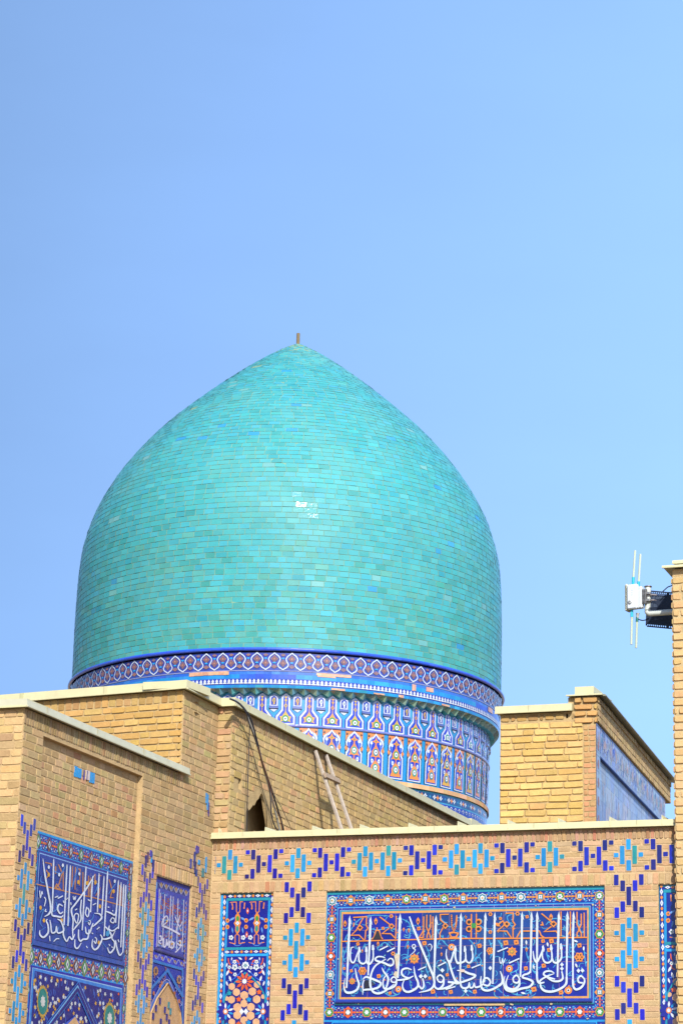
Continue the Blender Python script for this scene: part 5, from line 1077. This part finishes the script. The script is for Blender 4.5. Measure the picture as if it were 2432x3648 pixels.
# ================================================================== LADDER leaning on the mausoleum wall
lad = thing('wooden_ladder', 'grey wooden ladder with one crosspiece leaning on the brick wall under the dome', 'ladder', (-10.4, 28.2, 5.58))
XL = -11.1
tops = [on_plane(d4(p), (XL+.045, 0, 0), (1, 0)) for p in ((1152, 545), (1243, 580))]; mid_ = [on_plane(d4(p), (XL+.46, 0, 0), (1, 0)) for p in ((1366, 1190), (1450, 1190))]; feet = [a+(b-a)*(a[2]-5.6)/(a[2]-b[2]) for a, b in zip(tops, mid_)]
for a, b in zip(tops, feet):
    g = Geo(); a = Vector(a); b = Vector(b); tube(g, [a+(a-b)*.01, a*.6+b*.4, b], [.025, .026, .027], lin((190, 176, 160)), 6); g.build('pole', M_WOOD, lad)
g = Geo(); c0 = on_plane(d4((1205, 735)), (XL+.36, 0, 0), (1, 0)); c1_ = on_plane(d4((1345, 790)), (XL+.36, 0, 0), (1, 0))
def lerp_at(a, b, z): t = (z-a[2])/(b[2]-a[2]); return a+(b-a)*t
z0 = 6.86
pA, pB = lerp_at(tops[0], feet[0], z0), lerp_at(tops[1], feet[1], z0)
# the crosspiece is nailed over both poles
best = min((abs(proj_y-735), z) for z in np.linspace(6.4, 7.2, 81) for proj_y in [((lambda q: (1824-FPX*((q-CAM)@UP)/((q-CAM)@FW)-2450)*2.3758)(lerp_at(tops[0], feet[0], z)))])
z0 = best[1]-.035; pA, pB = Vector(lerp_at(tops[0], feet[0], z0)), Vector(lerp_at(tops[1], feet[1], z0))
d = (pB-pA); d.normalize(); dn = Vector(feet[0]-tops[0]).normalized(); nrm = d.cross(dn).normalized()
if nrm.x < 0: nrm = -nrm
A = pA-d*.05; B = pB+d*.05
cs = [(-.035, .018), (.035, .018), (.035, .05), (-.035, .05)]
ra = [A+dn*s+nrm*t for s, t in cs]; rb = [B+dn*s+nrm*t for s, t in cs]; cl = lin((182, 160, 136))
for i in range(4): j = (i+1) % 4; g.face([ra[i], rb[i], rb[j], ra[j]], cl)
g.face(ra[::-1], cl); g.face(rb, cl); g.build('crosspiece', M_WOOD, lad)

# ================================================================== CABLES hanging over the parapet
def cable(name, label, pts, r, col, x0=XL+.10, dx=.0, group='cables hanging over the parapet'):
    n = len(pts); Q = [on_plane(d4(p), (x0+dx*i, 0, 0), (1, 0)) for i, p in enumerate(pts)]
    g = Geo(); base = Vector(Q[-1]); root_loc = base
    me_pts = smooth_path(Q, 6); tube(g, me_pts, r, lin(col), 7); o = g.build(name, M_CABLE); tag(o, label, 'cable', group); return o
cable('cable', 'thick pale grey cable, lightest of those draped over the parapet', [(425, 92), (470, 110), (520, 150), (560, 205), (590, 290), (650, 450), (700, 640), (755, 840), (800, 1010), (840, 1180), (850, 1240)], .013, (176, 172, 160), XL+.11)
cable('cable', 'thick black cable on the right of the bundle over the parapet', [(430, 95), (500, 130), (560, 195), (610, 290), (650, 430), (690, 600), (740, 750), (790, 900), (830, 1030), (865, 1150), (885, 1240)], .011, (40, 40, 48), XL+.125)
cable('cable', 'black cable bending left into a loop before the parapet hole', [(440, 98), (510, 140), (565, 220), (590, 310), (640, 440), (700, 640), (755, 820), (768, 920), (775, 1060), (800, 1160), (830, 1210), (850, 1245)], .008, (56, 54, 60), XL+.14)
cable('cable', 'thin brown wire splaying out furthest right below the bundle', [(755, 830), (800, 910), (860, 1010), (920, 1140), (958, 1230)], .0045, (120, 100, 84), XL+.13)
cable('cable', 'thin rusty wire running down between the thick cables', [(660, 500), (720, 690), (770, 860), (800, 1000), (850, 1110), (872, 1240)], .005, (130, 84, 62), XL+.15)
cable('cable', 'thin black wire hanging straight down beside the wall hole', [(592, 320), (588, 480), (582, 640), (575, 820), (572, 1000), (566, 1240)], .006, (52, 48, 48), XL+.09)

# ================================================================== AERIALS on the tower
AS = 1.17
def tube_(g, pts, r, col, n=8): tube(g, pts, [x*AS for x in r] if isinstance(r, (list, tuple)) else r*AS, col, n)
D5 = lambda p, y=22.4: Vector(on_plane(d5(p), (0, 26.3+(y-22.4)*1.17, 0), (0, 1)))
br = thing('pipe_bracket', 'pale grey elbow pipe bracket fixed to the tower side', 'bracket', tuple(D5((1200, 1480))))
g = Geo(); e = D5((700, 1480)); wallp = Vector((TX+.02, 26.3, e.z-.002)); pipe = [D5((708, 955)), D5((700, 1300)), D5((696, 1420)), D5((702, 1462)), D5((740, 1480)), D5((800, 1482)), wallp]
tube_(g, [Vector(p) for p in smooth_path([tuple(p) for p in pipe[:2]], 2)]+[Vector(p) for p in smooth_path([tuple(p) for p in pipe[1:]], 4)][1:], .029, lin((226, 232, 222)), 14); g.build('pipe', M_PLASTIC, br)
g = Geo(); t = D5((708, 955)); tube_(g, [t+Vector((0, 0, -.004)), t+Vector((0, 0, .006))], .038, lin((150, 130, 110)), 14); g.build('pipe_cap', M_STEEL, br)
for yy in (1130, 1235):
    g = Geo(); c = D5((706, yy)); tube_(g, [c+Vector((0, 0, -.012)), c+Vector((0, 0, .012))], .034, lin((196, 190, 186)), 14); tube_(g, [c+Vector((.02, -.03, 0)), c+Vector((.06, -.032, -.001)), c+Vector((.105, -.02, -.004))], .007, lin((200, 190, 186)), 7); tube_(g, [c+Vector((-.02, -.03, 0)), c+Vector((-.07, -.02, 0))], .007, lin((200, 190, 186)), 7); g.build('hose_clamp', M_STEEL, br)
ap = thing('wireless_access_point', 'white outdoor wireless box with four rod antennas on the pipe bracket', 'antenna', tuple(D5((400, 1200))))
ca, cb = D5((430, 1170), 22.36), D5((430, 1170), 22.36)
Yb = 22.36; c = D5((425, 1165), Yb); 
class RP:            # small frame turned a little about the vertical so that the box shows its right side
    def __init__(s, O, yaw): s.O = np.array(O); s.du = np.array([math.cos(yaw), math.sin(yaw), 0]); s.n = np.array([s.du[1], -s.du[0], 0])
    def __call__(s, u, v, h=0.): return s.O+(s.du*u+np.array([0, 0, v])+s.n*h)*AS
def rbox(g, P, u0, u1, v0, v1, h0, h1, col, b):
    L = []
    for h, s_ in ((h0, b), (h0+b, 0), (h1-b, 0), (h1, b)):
        a0, a1, c0, c1 = u0+s_, u1-s_, v0+s_, v1-s_
        L.append([P(*q, h) for q in ((a0+b, c0), (a1-b, c0), (a1, c0+b), (a1, c1-b), (a1-b, c1), (a0+b, c1), (a0, c1-b), (a0, c0+b))])
    g.face(L[0][::-1], col); g.face(L[-1], col)
    for A_, B_ in zip(L[:-1], L[1:]):
        for i in range(8): j = (i+1) % 8; g.face([A_[i], A_[j], B_[j], B_[i]], col)
RP0 = RP((c.x, c.y, c.z), R_(-14))
g = Geo(); rbox(g, RP0, -.052, .060, -.125, .122, 0, .05, lin((240, 248, 252)), .010); rbox(g, RP0, -.058, .085, -.112, .105, -.06, -.001, lin((232, 238, 238)), .008); g.build('housing', M_PLASTIC, ap)
g = Geo(); rbox(g, RP0, -.088, -.056, -.135, .14, -.055, .03, lin((226, 228, 204)), .012); g.build('side_cover', M_PLASTIC, ap)
g = Geo(); k = RP0(-.014, -.055, .05); tube_(g, [k, k+RP0.n*.010, k+RP0.n*.014], [.020, .020, .015], lin((206, 210, 208)), 14); rbox(g, RP0, -.026, -.003, -.056, -.052, .0645, .067, lin((150, 156, 156)), .0008); g.build('vent_plug', M_PLASTIC, ap)
for vv in (.06, .035, .012):
    g = Geo(); rbox(g, RP0, .002, .008, vv-.003, vv+.003, .0495, .0515, lin((120, 130, 136)), .0008); g.build('indicator_lamp', M_PLASTIC, ap)
g = Geo(); 
for u_ in (.080, .100, .118): rbox(g, RP0, u_, u_+.008, -.075, .075, -.05, -.006, lin((150, 150, 150)), .002)
rbox(g, RP0, .082, .16, .02, .045, -.05, -.02, lin((190, 188, 184)), .003); rbox(g, RP0, .082, .16, -.05, -.025, -.05, -.02, lin((190, 188, 184)), .003); g.build('mounting_plate', M_STEEL, ap)
for (x0, y0, x1, y1, xm, ym, col) in ((450, 230, 408, 915, 416, 765, (40, 200, 222)), (556, 302, 515, 945, 522, 850, (44, 196, 220)), (375, 2105, 386, 1390, 385, 1560, (40, 200, 222)), (472, 2175, 492, 1560, 487, 1655, (20, 120, 110))):
    yq = Yb+.0 if x0 in (450, 375) else Yb+.05
    g = Geo(); a, b, m = D5((x0, y0), yq), D5((x1, y1), yq), D5((xm, ym), yq)
    tube_(g, [a, m], [.0118, .0122], lin((206, 218, 190)), 12); ap_rod = g.build('antenna_rod', M_PLASTIC, ap)
    g = Geo(); tube_(g, [m, m*.45+b*.55, b], [.0145, .014, .0125], lin(col), 12); g.build('coloured_sleeve', M_PLASTIC, ap_rod)
g = Geo(); cnn = D5((500, 1530), Yb+.05); tube_(g, [D5((505, 1480), Yb+.05), cnn, D5((495, 1580), Yb+.05)], [.018, .014, .012], lin((196, 196, 188)), 10); g.build('connector', M_PLASTIC, ap)
gp = thing('grid_panel', 'dark perforated metal panel behind the pipe beside the tower', 'panel', tuple(D5((930, 1400), 22.62)))
YG = 22.62
def GP(u, v, h=0.):     # u 0..1 across, v 0..1 up
    L0, L1 = D5((655, 1740), YG), D5((775, 1022), YG+.05); R0, R1 = D5((1300, 1812), YG-.1), D5((1300, 1075), YG-.05)
    L0 = D5((662, 1752), YG); L1 = D5((690, 1022), YG)
    p = (L0*(1-v)+L1*v)*(1-u)+(R0*(1-v)+R1*v)*u
    return np.array(p)+np.array([-.2, -.97, 0])*h
g = Geo(); dk = lin((44, 54, 74))
def gbox(u0, u1, v0, v1, h0=0., h1=.006, c=dk):
    a = [GP(u0, v0, h0), GP(u1, v0, h0), GP(u1, v1, h0), GP(u0, v1, h0)]; b = [GP(u0, v0, h1), GP(u1, v0, h1), GP(u1, v1, h1), GP(u0, v1, h1)]
    g.face(a[::-1], c); g.face(b, c)
    for i in range(4): j = (i+1) % 4; g.face([a[i], a[j], b[j], b[i]], c)
gbox(.04, 1, 0, .035); gbox(0, 1, .075, .93); gbox(0, 1, .965, 1); gbox(0, .05, .035, .075); gbox(0, .04, .93, .965)
nb = 15
for i in range(nb):
    u = .085+i*.062; wd = .026 if i != 9 else .09
    gbox(u, min(1, u+wd), .034, .076); gbox(u, min(1, u+wd), .929, .966)
random.seed(4)
for (u0, u1, v0, v1) in ((.12, .62, .76, .86), (.14, .46, .53, .66), (.28, .58, .20, .27)):
    n = int((u1-u0)/.022)
    for i in range(n):
        if random.random() < .15: continue
        s_ = .18*(i/n); gbox(u0+i*.022+.006, u0+i*.022+.014, v0+s_*.3, v1-random.uniform(0, .03), .0062, .009, lin((110, 126, 150)))
gbox(.1, .66, .88, .925, .0062, .009, lin((84, 104, 140))); g.build('perforated_sheet', M_CABLE, gp)
g = Geo(); tube_(g, [D5((1000, 1050), 22.5), D5((1100, 960), 22.5), Vector((TX+.01, 26.42, D5((1200, 862), 22.5).z))], .006, lin((60, 64, 72)), 7); o = g.build('guy_wire', M_CABLE); tag(o, 'short dark stay from the tower corner down to the perforated panel', 'wire')
g = Geo(); tube_(g, smooth_path([tuple(D5(p, Yb+.05+.1*i)) for i, p in enumerate(((492, 1590), (540, 1612), (600, 1625), (650, 1618), (720, 1600)))], 5), .006, lin((46, 60, 78)), 7); o = g.build('lead_cable', M_CABLE); tag(o, 'short black lead sagging from the wireless box to the dark panel', 'cable')
